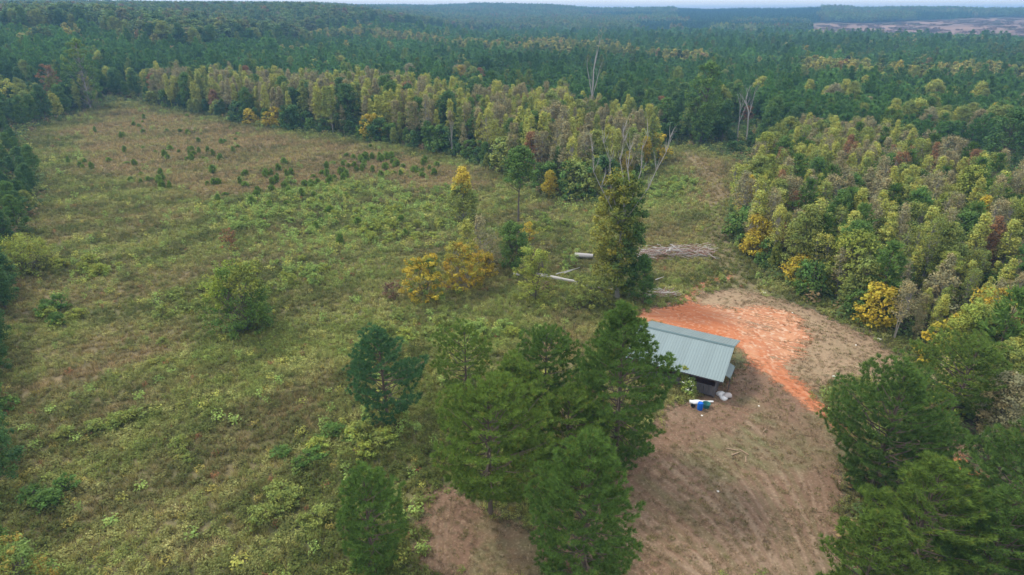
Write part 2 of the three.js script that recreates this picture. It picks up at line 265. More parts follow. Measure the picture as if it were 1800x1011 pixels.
// ------------------------------------------------------------------ plant builders
class MB {                                                             // collects triangles with a colour each
  constructor() { this.p = []; this.c = []; this.i = []; this.n = 0; }
  tri(ax, ay, az, bx, by, bz, cx, cy, cz, r, g, b) { this.p.push(ax, ay, az, bx, by, bz, cx, cy, cz); for (let k = 0; k < 3; k++) this.c.push(r, g, b); this.i.push(this.n, this.n + 1, this.n + 2); this.n += 3; }
  leaf(x, y, z, nx, ny, nz, len, wid, ang, r, g, b) {                   // a diamond leaf
    let ux = -nz * 0.3 + ny, uy = -nx, uz = nx * 0.3; if (Math.abs(nx) + Math.abs(ny) < 0.05) { ux = 1; uy = 0; uz = 0; }
    const dt = ux * nx + uy * ny + uz * nz; ux -= dt * nx; uy -= dt * ny; uz -= dt * nz; const l = Math.hypot(ux, uy, uz) || 1; ux /= l; uy /= l; uz /= l;
    const vx = ny * uz - nz * uy, vy = nz * ux - nx * uz, vz = nx * uy - ny * ux, c = Math.cos(ang), s = Math.sin(ang);
    const ax = (ux * c + vx * s) * len * 0.5, ay = (uy * c + vy * s) * len * 0.5, az = (uz * c + vz * s) * len * 0.5, bx = (vx * c - ux * s) * wid * 0.5, by = (vy * c - uy * s) * wid * 0.5, bz = (vz * c - uz * s) * wid * 0.5;
    this.p.push(x - ax, y - ay, z - az, x + bx, y + by, z + bz, x + ax, y + ay, z + az, x - bx, y - by, z - bz);
    for (let k = 0; k < 4; k++) this.c.push(r, g, b);
    const n = this.n; this.i.push(n, n + 1, n + 2, n, n + 2, n + 3); this.n += 4;
  }
  tube(pts, r0, r1, sides = 5, r = 1, g = 1, b = 1) {                    // tapered along points
    const rings = [], n = pts.length;
    for (let k = 0; k < n; k++) {
      const a = pts[Math.max(0, k - 1)], c = pts[Math.min(n - 1, k + 1)]; let dx = c[0] - a[0], dy = c[1] - a[1], dz = c[2] - a[2]; const l = Math.hypot(dx, dy, dz) || 1; dx /= l; dy /= l; dz /= l;
      let ux = Math.abs(dy) < 0.9 ? -dz : 1, uy = 0, uz = Math.abs(dy) < 0.9 ? dx : 0; const t = ux * dx + uz * dz; ux -= t * dx; uy -= t * dy; uz -= t * dz; const m = Math.hypot(ux, uy, uz) || 1; ux /= m; uy /= m; uz /= m;
      const vx = dy * uz - dz * uy, vy = dz * ux - dx * uz, vz = dx * uy - dy * ux, rr = lerp(r0, r1, k / (n - 1)); rings.push(this.n);
      for (let s = 0; s < sides; s++) { const an = s / sides * 6.2832, c1 = Math.cos(an) * rr, s1 = Math.sin(an) * rr; this.p.push(pts[k][0] + ux * c1 + vx * s1, pts[k][1] + uy * c1 + vy * s1, pts[k][2] + uz * c1 + vz * s1); this.c.push(r, g, b); }
      this.n += sides;
    }
    for (let k = 0; k < n - 1; k++) for (let s = 0; s < sides; s++) { const a = rings[k] + s, b2 = rings[k] + (s + 1) % sides, c = rings[k + 1] + s, d = rings[k + 1] + (s + 1) % sides; this.i.push(a, b2, d, a, d, c); }
    for (let s = 1; s < sides - 1; s++) { this.i.push(rings[n - 1], rings[n - 1] + s, rings[n - 1] + s + 1, rings[0], rings[0] + s + 1, rings[0] + s); }
  }
  geo() { const g = new THREE.BufferGeometry(); g.setAttribute('position', new THREE.Float32BufferAttribute(this.p, 3)); g.setAttribute('color', new THREE.Float32BufferAttribute(this.c, 3)); g.setIndex(this.i); return g; }
}
const leafMats = {};
function leafMat(name, r, g, b) { const m = new THREE.MeshPhysicalMaterial({ color: new THREE.Color().setRGB(r, g, b), vertexColors: true, roughness: 0.9, specularIntensity: 0.25, transmission: 0.3, thickness: 0, side: THREE.DoubleSide }); m.name = name; leafMats[name] = m; return m; }
const L = {
  pine: leafMat('pine needles', 0.115, 0.205, 0.038), pineBlue: leafMat('bluish pine needles', 0.075, 0.175, 0.062), pineYellow: leafMat('yellowish pine needles', 0.15, 0.235, 0.038), cedar: leafMat('cedar foliage', 0.085, 0.175, 0.036),
  plantation: leafMat('plantation pine needles', 0.12, 0.25, 0.06), sapling: leafMat('sapling needles', 0.22, 0.34, 0.06),
  poplar: leafMat('yellow green leaves', 0.42, 0.44, 0.1), pale: leafMat('pale faded leaves', 0.33, 0.3, 0.155), olive: leafMat('olive leaves', 0.26, 0.31, 0.075), green: leafMat('green leaves', 0.12, 0.215, 0.045), dark: leafMat('dark green leaves', 0.085, 0.17, 0.05),
  yellow: leafMat('yellow leaves', 0.5, 0.4, 0.045), lime: leafMat('yellow green shrub leaves', 0.31, 0.36, 0.065), rust: leafMat('rust leaves', 0.3, 0.17, 0.08), orange: leafMat('orange leaves', 0.44, 0.35, 0.055), bright: leafMat('bright green weeds', 0.27, 0.37, 0.085), brown: leafMat('dead brown leaves', 0.2, 0.13, 0.085),
  plain: leafMat('mixed leaves', 1, 1, 1),
};
const barkMat = (n, r, g, b) => { const m = new THREE.MeshStandardMaterial({ color: new THREE.Color().setRGB(r, g, b), vertexColors: true, roughness: 0.95 }); m.name = n; return m; };
const B = { pine: barkMat('pine bark', 0.12, 0.09, 0.07), grey: barkMat('grey bark', 0.3, 0.28, 0.25), dark: barkMat('dark bark', 0.12, 0.1, 0.085), dead: barkMat('bleached dead wood', 0.46, 0.445, 0.43), snag: barkMat('weathered standing wood', 0.36, 0.345, 0.33) };

function pineShape({ h, r, cb = 0.15, seed = 1, len = 0.32, wid = 0.058, needles = 11, step = 0.54, gap = 0.43, lean = 0, bare = false }) {
  const R = rngOf(seed), T = new MB(), C = new MB(), spine = [];
  const lx = (R() - 0.5) * lean, lz = (R() - 0.5) * lean;
  for (let k = 0; k <= 8; k++) { const t = k / 8; spine.push([lx * t + (R() - 0.5) * 0.12 * t, h * t * 0.985, lz * t + (R() - 0.5) * 0.12 * t]); }
  T.tube(spine, 0.014 * h + 0.05, 0.02, 7);
  const tuft = (x, y, z, dx, dy, dz) => {
    const shade = 0.72 + R() * 0.56, warm = R() < 0.06 ? 1.35 : 1, n = needles - 2 + (R() * 4 | 0);
    for (let k = 0; k < n; k++) {
      let ax = dx + (R() - 0.5) * 1.9, ay = dy + (R() - 0.5) * 1.9, az = dz + (R() - 0.5) * 1.9; const l = Math.hypot(ax, ay, az) || 1, q = len * (0.75 + R() * 0.5) / l; ax *= q; ay *= q; az *= q;
      let sx = ay * 0.7 - az, sy = az * 0.3 - ax * 0.7, sz = ax - ay * 0.3; const m = Math.hypot(sx, sy, sz) || 1, ww = wid * 0.5 / m; sx *= ww; sy *= ww; sz *= ww; const s = shade * (0.85 + R() * 0.3);
      C.tri(x + sx, y + sy, z + sz, x - sx, y - sy, z - sz, x + ax, y + ay, z + az, s * warm, s, s * (0.9 + R() * 0.2));
    }
  };
  const puff = (x, y, z, dx, dy, dz, n, sp) => { for (let k = 0; k < n; k++) tuft(x + (R() - 0.5) * sp, y + (R() - 0.3) * sp * 0.8, z + (R() - 0.5) * sp, dx, dy, dz); };
  const lobe = []; for (let k = 0; k < 5; k++) lobe.push([R() * 6.28, R(), 0.7 + R() * 0.6]);
  for (let y = cb * h; y < h * 0.985; y += step * (0.7 + R() * 0.6)) {
    const t = (y / h - cb) / (1 - cb), prof = Math.pow(Math.min(1, (1 - t) * 1.75), 0.72) * (0.68 + 0.32 * Math.min(1, t / 0.25)) + 0.05, nb = 3 + (R() * 3 | 0), a0 = R() * 6.28;
    for (let b = 0; b < nb; b++) {
      const an = a0 + b / nb * 6.28 + (R() - 0.5) * 0.9, ca = Math.cos(an), sa = Math.sin(an);
      const lob = lobe.reduce((m, [q, u, v]) => m + Math.max(0, Math.cos(an - q)) * Math.exp(-8 * (t - u) * (t - u)) * v, 0);
      const ll = r * prof * (0.5 + 0.34 * R() + 0.36 * Math.min(1.3, lob)), tilt = lerp(0.0, 1.0, Math.pow(t, 1.3)) + (R() - 0.5) * 0.35, k0 = y / h, ox = lx * k0, oz = lz * k0, pts = [];
      for (let k = 0; k <= 3; k++) { const s = k / 3, rr = ll * s * Math.cos(tilt * 0.8), yy = y + ll * s * Math.sin(tilt) + 0.2 * ll * s * s - (t < 0.4 ? 0.14 * ll * s * (1 - s) : 0); pts.push([ox + ca * rr, yy, oz + sa * rr]); }
      T.tube(pts, 0.012 * ll + 0.018, 0.008, 3, 0.9, 0.9, 0.9);
      const n = Math.max(1, Math.round(ll / gap)), many = len > 0.5 ? 1 : 4;
      for (let k = 0; k <= n; k++) {
        const s = lerp(0.34, 1, k / n), q = s * 3, i = Math.min(2, q | 0), f = q - i, bx = lerp(pts[i][0], pts[i + 1][0], f), by = lerp(pts[i][1], pts[i + 1][1], f), bz = lerp(pts[i][2], pts[i + 1][2], f);
        const side = ll * 0.3 * (1.25 - s) + 0.14;
        for (const sg of k === n ? [0] : [-1, 1]) {
          const o = sg * side * (0.55 + R() * 0.75), x = bx - sa * o + ca * Math.abs(o) * 0.5, z = bz + ca * o + sa * Math.abs(o) * 0.5, yy = by + Math.abs(o) * 0.3;
          puff(x, yy, z, ca * 0.6, 0.8, sa * 0.6, many, len * 0.75); if (R() < 0.4) tuft(lerp(bx, x, 0.5), lerp(by, yy, 0.5) + 0.05, lerp(bz, z, 0.5), ca * 0.5, 0.9, sa * 0.5);
        }
      }
    }
  }
  puff(lx, h - 0.3, lz, 0, 1, 0, 7, 0.4);
  return { trunk: T.geo(), crown: C.geo() };
}
// crown of leaf clumps; profile(t) gives the crown's radius at the share t of its height
function broadShape({ h, r, cb = 0.2, seed = 1, clumps = 60, leaves = 40, leaf = 0.3, clump = 0.9, profile = (t) => Math.sqrt(Math.max(0, 1 - Math.pow(2 * t - 0.9, 2) * 0.82)), limbs = 1, stems = 1, fill = 0.45, colour, trunkR = 0.011, flat = 0.7, spread = 0.12 }) {
  const R = rngOf(seed), T = new MB(), C = new MB();
  const lobes = []; for (let k = 0; k < 7; k++) lobes.push([R() * 6.28, 0.75 + R() * 0.5]);
  const spines = [];
  for (let s = 0; s < stems; s++) {
    const an = R() * 6.28, of = stems > 1 ? 0.12 * r : 0, tx = (R() - 0.5) * spread * h + (stems > 1 ? Math.cos(an) * r * 0.5 : 0), tz = (R() - 0.5) * spread * h + (stems > 1 ? Math.sin(an) * r * 0.5 : 0), pts = [];
    const top = stems > 1 ? 0.6 + R() * 0.3 : 0.93;
    for (let k = 0; k <= 6; k++) { const t = k / 6; pts.push([Math.cos(an) * of + tx * t * t + (R() - 0.5) * 0.02 * h * t, h * top * t, Math.sin(an) * of + tz * t * t + (R() - 0.5) * 0.02 * h * t]); }
    spines.push(pts); T.tube(pts, (trunkR * h + 0.04) / Math.sqrt(stems), 0.02, 6);
  }
  const spineAt = (p, y) => { const H = p[6][1], q = clamp(y / H) * 6, i = Math.min(5, q | 0), f = q - i; return [lerp(p[i][0], p[i + 1][0], f), lerp(p[i][1], p[i + 1][1], f), lerp(p[i][2], p[i + 1][2], f)]; };
  for (let k = 0; k < clumps; k++) {
    const t = Math.pow(R(), 0.85), an = R() * 6.28, lob = lobes.reduce((m, [a, q]) => m + Math.max(0, Math.cos(an - a)) * q, 0) / 2.3, pr = profile(t) * r * (0.72 + 0.3 * lob) , rr = pr * Math.pow(R(), fill), y = h * lerp(cb, 0.985, t), x = Math.cos(an) * rr, z = Math.sin(an) * rr;
    const sp = spines[(R() * spines.length) | 0], root = spineAt(sp, Math.max(h * cb * 0.6, y - rr * (0.7 + R() * 0.6)));
    const cx = x + root[0] * 0.6, cz = z + root[2] * 0.6;
    if (R() < limbs) { const mid = [lerp(root[0], cx, 0.5) + (R() - 0.5) * 0.3, lerp(root[1], y, 0.42), lerp(root[2], cz, 0.5) + (R() - 0.5) * 0.3]; T.tube([root, mid, [cx, y, cz]], 0.0035 * h + 0.012, 0.008, 3, 0.92, 0.92, 0.95); }
    const cr = clump * (0.6 + R() * 0.7), tone = 0.78 + R() * 0.44, hue = (R() - 0.5) * 0.22, cc = colour ? colour(cx, y / h, cz, R) : [1, 1, 1], nl = leaves * (0.6 + R() * 0.8);
    for (let q = 0; q < nl; q++) {
      let ax = R() * 2 - 1, ay = R() * 2 - 1, az = R() * 2 - 1; const l = Math.hypot(ax, ay, az) || 1, s = Math.pow(R(), 0.4) / l; ax *= s; ay *= s; az *= s;
      let nx = ax * 0.8 + (R() - 0.5) * 1.1, ny = ay * 0.5 + 0.55 + (R() - 0.5) * 0.9, nz = az * 0.8 + (R() - 0.5) * 1.1; const m = Math.hypot(nx, ny, nz) || 1;
      const v = tone * (0.72 + R() * 0.56), e = leaf * (0.6 + R() * 0.8);
      C.leaf(cx + ax * cr, y + ay * cr * flat, cz + az * cr, nx / m, ny / m, nz / m, e, e * 0.62, R() * 6.28, v * (1 + hue) * cc[0], v * cc[1], v * (1 - hue) * cc[2]);
    }
  }
  return { trunk: T.geo(), crown: C.geo() };
}
const cone = (t) => Math.pow(Math.max(0, 1 - t), 0.66) * (0.55 + 0.45 * Math.min(1, t / 0.25)) + 0.04;
const dome = (t) => Math.sqrt(Math.max(0, 1 - Math.pow(t, 2.2))) * (0.75 + 0.25 * Math.min(1, t / 0.2));
// bare branching wood
function snagShape({ h, seed, fork = 0.45, stems = 1, r = 0.02, spreadA = 0.5, depth = 4, reach = 0.5 }) {
  const R = rngOf(seed), T = new MB();
  const grow = (p, dir, len, rad, lv) => {
    const pts = [p]; let q = p, d = dir;
    for (let k = 0; k < 4; k++) { d = [d[0] + (R() - 0.5) * 0.22, d[1] + (R() - 0.5) * 0.12 + 0.05, d[2] + (R() - 0.5) * 0.22]; const l = Math.hypot(...d); d = d.map((v) => v / l); q = [q[0] + d[0] * len / 4, q[1] + d[1] * len / 4, q[2] + d[2] * len / 4]; pts.push(q); }
    const tone = 0.8 + R() * 0.35; T.tube(pts, rad, rad * 0.6, lv > 2 ? 4 : 6, tone, tone, tone);
    if (lv >= depth) return;
    const n = lv === 0 ? 2 + (R() * 2 | 0) : 2 + (R() * 1.6 | 0);
    for (let k = 0; k < n; k++) { const an = R() * 6.28, sp = spreadA * (0.6 + R() * 0.8), at0 = k === 0 ? 4 : 1 + (R() * 3 | 0), s = pts[at0]; grow(s, [d[0] + Math.cos(an) * sp, d[1] + 0.1, d[2] + Math.sin(an) * sp], len * (lv === 0 ? reach : 0.66) * (0.75 + R() * 0.4), rad * (k === 0 ? 0.62 : 0.42), lv + 1); }
  };
  for (let s = 0; s < stems; s++) grow([(R() - 0.5) * 0.3 * (stems - 1), -0.1, (R() - 0.5) * 0.3 * (stems - 1)], [(R() - 0.5) * 0.15, 1, (R() - 0.5) * 0.15], h * fork, r * h, 0);
  return T.geo();
}
function plant(name, shape, leafM, barkM, x, z, turn, label, category, group, scale = 1) {
  const g = base(name, x, height(x, z) - 0.04, z, turn); if (scale !== 1) g.scale.setScalar(scale);
  part('trunk', shape.trunk, barkM, g); part('crown', shape.crown, leafM, g);
  return tag(g, label, category, group);
}
const protoOf = (shape, leafM, barkM) => { const g = new THREE.Group(); part('trunk', shape.trunk, barkM, g); part('crown', shape.crown, leafM, g); return g; };
function copy(proto, name, x, z, turn, sx, sy, label, category, group, leafM) {
  const c = proto.clone(); c.name = numbered(name); c.position.set(x, height(x, z) - 0.04, z); c.rotation.y = turn; c.scale.set(sx, sy, sx); scene.add(c);
  if (leafM) c.children[1].material = leafM;
  return tag(c, label, category, group);
}

// ------------------------------------------------------------------ the shed
{
  const yaw = -28.4 * Math.PI / 180;                                    // local +x runs along the ridge, local -z away from the eye
  const ux = Math.cos(-yaw), uz = Math.sin(-yaw), nx = uz, nz = -ux;     // u along the ridge, n towards the back
  const LEN = 11.3, RUN = 5.35, EAVE = 2.7, RIDGE = 4.5;
  const rx = 25.75, rz = -62.3;                                         // right end of the ridge, on the ground
  const cx = rx - ux * LEN / 2, cz = rz - uz * LEN / 2, gy = height(cx, cz);
  const shed = base('shed', cx, gy, cz, yaw);
  tag(shed, 'old board shed with a pale blue-green ribbed metal roof beside the clay clearing', 'shed');
  const roofMat = new THREE.MeshStandardMaterial({ color: new THREE.Color().setRGB(0.22, 0.285, 0.3), roughness: 0.5, metalness: 0.15 });
  const roofMats = [0, 1, 2].map((k) => { const m = roofMat.clone(); m.color.multiplyScalar([1, 0.96, 1.03][k]); return m; });
  const capMat = new THREE.MeshStandardMaterial({ color: new THREE.Color().setRGB(0.09, 0.15, 0.165), roughness: 0.55, metalness: 0.15 });
  const woodTex = planTexture(256, 256, 0, 2, 0, 2, (x, z, o) => { const g = vn(x * 60, z * 2.5), k = vn(x * 14 + 3, z * 0.8); o[0] = 0.085 + 0.1 * g * k; o[1] = 0.08 + 0.09 * g * k; o[2] = 0.09 + 0.085 * g * k; o[3] = 1; });
  woodTex.wrapS = woodTex.wrapT = THREE.RepeatWrapping;
  const wood = new THREE.MeshStandardMaterial({ map: woodTex, roughness: 0.95 }), brownWood = new THREE.MeshStandardMaterial({ map: woodTex, color: new THREE.Color().setRGB(1.6, 0.85, 0.6), roughness: 0.95 });
  const roof = new THREE.Group(); roof.name = 'roof'; shed.add(roof);
  const slopeLen = Math.hypot(RUN, RIDGE - EAVE), ang = Math.atan2(RIDGE - EAVE, RUN), NP = 12, pw = LEN / NP;
  const sh = new THREE.Shape(); sh.moveTo(-pw / 2 + 0.002, 0);                    // ribbed sheet in section
  const hr = 0.034; 
  for (let k = 0; k < 3; k++) { const c = -pw / 2 + pw * (k + 0.5) / 3; sh.lineTo(c - 0.075, 0); sh.lineTo(c - 0.04, hr); sh.lineTo(c + 0.04, hr); sh.lineTo(c + 0.075, 0); }
  sh.lineTo(pw / 2 - 0.002, 0); sh.lineTo(pw / 2 - 0.002, -0.012); sh.lineTo(-pw / 2 + 0.002, -0.012); sh.closePath();
  const pg = new THREE.ExtrudeGeometry(sh, { depth: slopeLen, bevelEnabled: false });
  for (const side of [1, -1]) for (let k = 0; k < NP; k++) {
    const m = part('roof_panel', pg, roofMats[(k * 7 + (side > 0 ? 1 : 0)) % 3], roof);
    m.position.set(-LEN / 2 + pw * (k + 0.5), RIDGE, 0); m.rotation.set(side > 0 ? ang : Math.PI - ang, 0, 0, 'YXZ');
    if (side < 0) { m.rotation.set(0, 0, 0); m.rotateY(Math.PI); m.rotateX(ang); }
  }
  const capS = new THREE.Shape(); capS.moveTo(-0.2, -0.055); capS.lineTo(0, 0.045); capS.lineTo(0.2, -0.055); capS.lineTo(0.2, -0.035); capS.lineTo(0, 0.07); capS.lineTo(-0.2, -0.035); capS.closePath();
  const cap = part('ridge_cap', new THREE.ExtrudeGeometry(capS, { depth: LEN + 0.06, bevelEnabled: false }), capMat, roof); cap.rotation.y = Math.PI / 2; cap.position.set(-LEN / 2 - 0.03, RIDGE + 0.035, 0);
  const box = (w, h, d, X, Y, Zz, ry = 0, rx2 = 0) => { const g = new THREE.BoxGeometry(w, h, d); const uvA = g.attributes.uv, p = g.attributes.position; for (let i = 0; i < uvA.count; i++) uvA.setXY(i, (p.getX(i) + p.getZ(i) + X) / 2, (p.getY(i) + Y) / 2); if (rx2) g.rotateX(rx2); if (ry) g.rotateY(ry); g.translate(X, Y, Zz); return g; };
  const fx = LEN / 2 - 0.85, fz = RUN - 0.78;                                  // the walls stand in from the roof's edges
  // fascia, rafters
  for (const s of [1, -1]) part('fascia', box(LEN - 0.1, 0.14, 0.04, 0, EAVE - 0.1, s * (RUN - 0.06)), wood, shed);
  const raf = []; for (let k = 0; k < 12; k++) for (const s of [1, -1]) { const g = new THREE.BoxGeometry(0.06, 0.12, slopeLen - 0.12); g.rotateX(s * ang); g.translate(-LEN / 2 + 0.08 + (LEN - 0.16) * k / 11, (EAVE + RIDGE) / 2 - 0.1, s * RUN / 2); raf.push(g); }
  part('rafters', mergeGeometries(raf), wood, shed);
  // front: posts, a skirt of boards with an open gap over it, brown boards set back
  const R = rngOf(31);
  const top = EAVE + (RUN - fz) * Math.tan(ang) - 0.16;
  for (let k = 0; k < 5; k++) part('post', box(0.15, top, 0.15, lerp(-fx, fx, k / 4), top / 2, fz), k === 1 ? brownWood : wood, shed);
  const boards = (x0, x1, y0, y1, zz, step) => { const gs = []; for (let X = x0; X < x1 - 0.05; X += step) { const w = Math.min(step, x1 - X) - 0.018, dy = (R() - 0.5) * 0.12; gs.push(box(w, y1 - y0 + dy, 0.025, X + w / 2, (y0 + y1) / 2 + dy / 2, zz + (R() - 0.5) * 0.02)); } return mergeGeometries(gs); };
  for (let k = 0; k < 8; k++) { const a = lerp(-fx, fx, k / 8), b = lerp(-fx, fx, (k + 1) / 8), dy = (R() - 0.5) * 0.16; part('board_panel', boards(a + 0.02, b - 0.02, 0.32 + dy, 1.5 + dy, fz + 0.1, 0.2), wood, shed); }
  part('inner_wall', boards(-fx, fx, 0.05, 3.2, fz - 1.8, 0.22), brownWood, shed);
  part('sill_beam', box(2 * fx, 0.14, 0.14, 0, 0.25, fz), wood, shed);
  part('top_plate', box(2 * fx + 0.2, 0.16, 0.12, 0, top - 0.06, fz), wood, shed);
  part('back_wall', boards(-fx, fx, 0, top, -fz, 0.22), wood, shed);
  for (const s of [1, -1]) {
    const gs = []; for (let k = 0; k < 40; k++) { const zz = -fz + (k + 0.5) * 2 * fz / 40, hh = RIDGE - Math.abs(zz) * Math.tan(ang) - 0.2; const g = box(0.025, hh, 2 * fz / 40 - 0.015, 0, hh / 2, 0); g.translate(s * (fx + (R() - 0.5) * 0.015), 0, zz); gs.push(g); }
    part('gable_wall', mergeGeometries(gs), wood, shed);
  }
  // small blue-green lean-to sheet on the right-hand gable
  const aw = new THREE.Group(); aw.name = 'awning'; shed.add(aw); aw.position.set(LEN / 2 - 0.2, 2.0, 1.05); aw.rotation.z = -0.42;
  const as = new THREE.Shape(); as.moveTo(-1.5, 0); for (let k = 0; k < 12; k++) { const c = -1.5 + 3 * (k + 0.5) / 12; as.lineTo(c - 0.05, 0); as.lineTo(c - 0.02, 0.03); as.lineTo(c + 0.02, 0.03); as.lineTo(c + 0.05, 0); } as.lineTo(1.5, 0); as.lineTo(1.5, -0.015); as.lineTo(-1.5, -0.015); as.closePath();
  const ag = new THREE.ExtrudeGeometry(as, { depth: 1.3, bevelEnabled: false }); ag.rotateY(Math.PI / 2); ag.translate(-0.65, 0, 0);
  part('awning_sheet', ag, roofMats[1], aw);
  for (const s of [-1, 1]) { const g = new THREE.BoxGeometry(0.07, 1.85, 0.07); g.translate(LEN / 2 + 0.32, 0.9, 1.05 + s * 1.3); part('awning_post', g, wood, shed); }
}
// things lying by the shed
{
  const put = (px, py) => { const [x, z] = at(px, py); return [x, height(x, z), z]; };
  const plastic = (r, g, b, ro = 0.5) => new THREE.MeshStandardMaterial({ color: new THREE.Color().setRGB(r, g, b), roughness: ro });
  { const [x, y, z] = put(1230, 720), t = base('blue_barrel', x, y, z); tag(t, 'bright blue plastic barrel standing before the shed', 'barrel');
    const pts = [[0, 0], [0.26, 0], [0.29, 0.04], [0.3, 0.28], [0.315, 0.3], [0.3, 0.32], [0.3, 0.58], [0.315, 0.6], [0.3, 0.62], [0.29, 0.86], [0.27, 0.9], [0.25, 0.9], [0.25, 0.86], [0, 0.86]].map(([a, b]) => new THREE.Vector2(a, b));
    part('barrel_body', new THREE.LatheGeometry(pts, 24), plastic(0.0, 0.13, 0.62, 0.35), t);
    for (const s of [-1, 1]) { const g = new THREE.CylinderGeometry(0.035, 0.035, 0.03, 10); g.translate(s * 0.15, 0.875, 0); part('bung', g, plastic(0.01, 0.1, 0.5), t); } }
  { const [x, y, z] = put(1241, 716), t = base('teal_tub', x, y, z, 0.4); tag(t, 'dull teal green tub on the right of the blue barrel', 'tub');
    const pts = [[0, 0.03], [0.32, 0.03], [0.34, 0], [0.42, 0.5], [0.46, 0.52], [0.44, 0.55], [0.39, 0.5], [0.31, 0.08], [0, 0.08]].map(([a, b]) => new THREE.Vector2(a, b));
    part('tub_body', new THREE.LatheGeometry(pts, 20), plastic(0.02, 0.16, 0.16), t); }
  { const [x, y, z] = put(1221, 715), t = base('black_bucket', x, y, z, 0.4); t.rotation.z = 1.2; t.position.y += 0.16; tag(t, 'black bucket tipped over on the left of the blue barrel', 'bucket');
    const pts = [[0, 0], [0.15, 0], [0.19, 0.4], [0.21, 0.41], [0.19, 0.43], [0.175, 0.4], [0.14, 0.03], [0, 0.03]].map(([a, b]) => new THREE.Vector2(a, b));
    part('bucket_body', new THREE.LatheGeometry(pts, 18), plastic(0.012, 0.012, 0.014), t); const h = new THREE.TorusGeometry(0.2, 0.008, 5, 16, Math.PI); h.translate(0, 0.4, 0); part('handle', h, plastic(0.2, 0.2, 0.2), t); }
  { // long white rolled sheet: a lumpy tapering roll of cloth
    const a = put(1212, 708), b = put(1254, 709), mb = new MB(), R = rngOf(8), n = 18, sides = 14, len = Math.hypot(b[0] - a[0], b[2] - a[2]);
    const g = new THREE.CylinderGeometry(0.3, 0.3, len, sides, n, false); g.rotateZ(Math.PI / 2); const p = g.attributes.position;
    for (let i = 0; i < p.count; i++) { const X = p.getX(i), t = X / len + 0.5, an = Math.atan2(p.getZ(i), p.getY(i)), k = (0.55 + 0.35 * Math.sin(Math.PI * Math.min(1, t * 1.3 + 0.05)) - 0.28 * t) * (0.85 + 0.35 * vn(X * 3 + 5, an * 1.4 + 9)); p.setY(i, p.getY(i) * k + 0.16); p.setZ(i, p.getZ(i) * k * 1.2 + 0.1 * Math.sin(t * 5)); }
    g.computeVertexNormals();
    const m = whole('white_rolled_sheet', g, plastic(0.8, 0.82, 0.85, 0.6), (a[0] + b[0]) / 2, (a[1] + b[1]) / 2 - 0.02, (a[2] + b[2]) / 2, -Math.atan2(b[2] - a[2], b[0] - a[0])); tag(m, 'long rolled white sheet lying on the ground before the shed', 'rolled sheet'); }
  { // heap of white bags
    const [x, y, z] = put(1276, 697), t = base('white_bag_heap', x, y, z, 0.3); tag(t, 'heap of white and grey bags by the right front corner of the shed', 'bag heap'); const R = rngOf(12);
    for (let k = 0; k < 6; k++) { const g = new THREE.IcosahedronGeometry(0.3 + R() * 0.14, 3), p = g.attributes.position; const s = k * 9.1; for (let i = 0; i < p.count; i++) { const f = 0.75 + 0.5 * vn(p.getX(i) * 4 + s, p.getZ(i) * 4 + p.getY(i) * 3); p.setXYZ(i, p.getX(i) * f * 1.2, Math.max(-0.1, p.getY(i) * f * 0.62), p.getZ(i) * f); } g.computeVertexNormals(); g.translate((R() - 0.5) * 1.1, 0.1 + (k > 3 ? 0.22 : 0), (R() - 0.5) * 0.8); part('bag', g, k % 3 === 2 ? plastic(0.5, 0.45, 0.45) : plastic(0.72, 0.72, 0.74), t); } }
  const plankM = new THREE.MeshStandardMaterial({ color: new THREE.Color().setRGB(0.3, 0.21, 0.14), roughness: 0.9 });
  [[1296, 797, 1.9, 0.5, 'pale scrap plank, longest of those lying in the yard'], [1308, 796, 1.2, -0.9, 'short scrap plank crossing the longest one in the yard'], [1311, 808, 1.1, 1.25, 'short scrap plank lying apart, nearest of the yard planks'], [1286, 791, 1.3, -0.35, 'thin scrap plank on the left of the yard planks'], [1344, 757, 0.8, 0.8, 'small scrap plank lying alone toward the clay drive']].forEach(([px, py, len, a, label], k) => { const [x, y, z] = put(px, py); const m = whole('scrap_plank', new RoundedBoxGeometry(len * 0.85, 0.05, 0.12, 1, 0.01), plankM, x, y + 0.05 + 0.03 * (k % 2), z, a); m.rotation.z = 0.03 * (k - 2); tag(m, label, 'plank', 'scrap planks in the yard'); });
  const litter = new THREE.IcosahedronGeometry(0.13, 1); { const p = litter.attributes.position; for (let i = 0; i < p.count; i++) p.setXYZ(i, p.getX(i) * (0.7 + vn(p.getY(i) * 20, 3)), p.getY(i) * 0.45, p.getZ(i) * (0.7 + vn(p.getX(i) * 20, 8))); litter.computeVertexNormals(); }
  const white = plastic(0.75, 0.74, 0.7, 0.7);
  [[1234, 731, 1], [1334, 714, 0.9], [1262, 864, 1], [1546, 596, 2.2], [1344, 515, 2.2], [1393, 550, 1.1], [1466, 662, 1.6], [1460, 682, 1.8], [1505, 607, 1]].forEach(([px, py, s]) => { const [x, y, z] = put(px, py); const m = whole('litter_scrap', litter, white, x, y + 0.03, z, px); m.scale.setScalar(s * 0.62); tag(m, 'small white scrap of litter on the bare ground round the shed', 'litter', 'white scraps of litter round the shed'); });
}

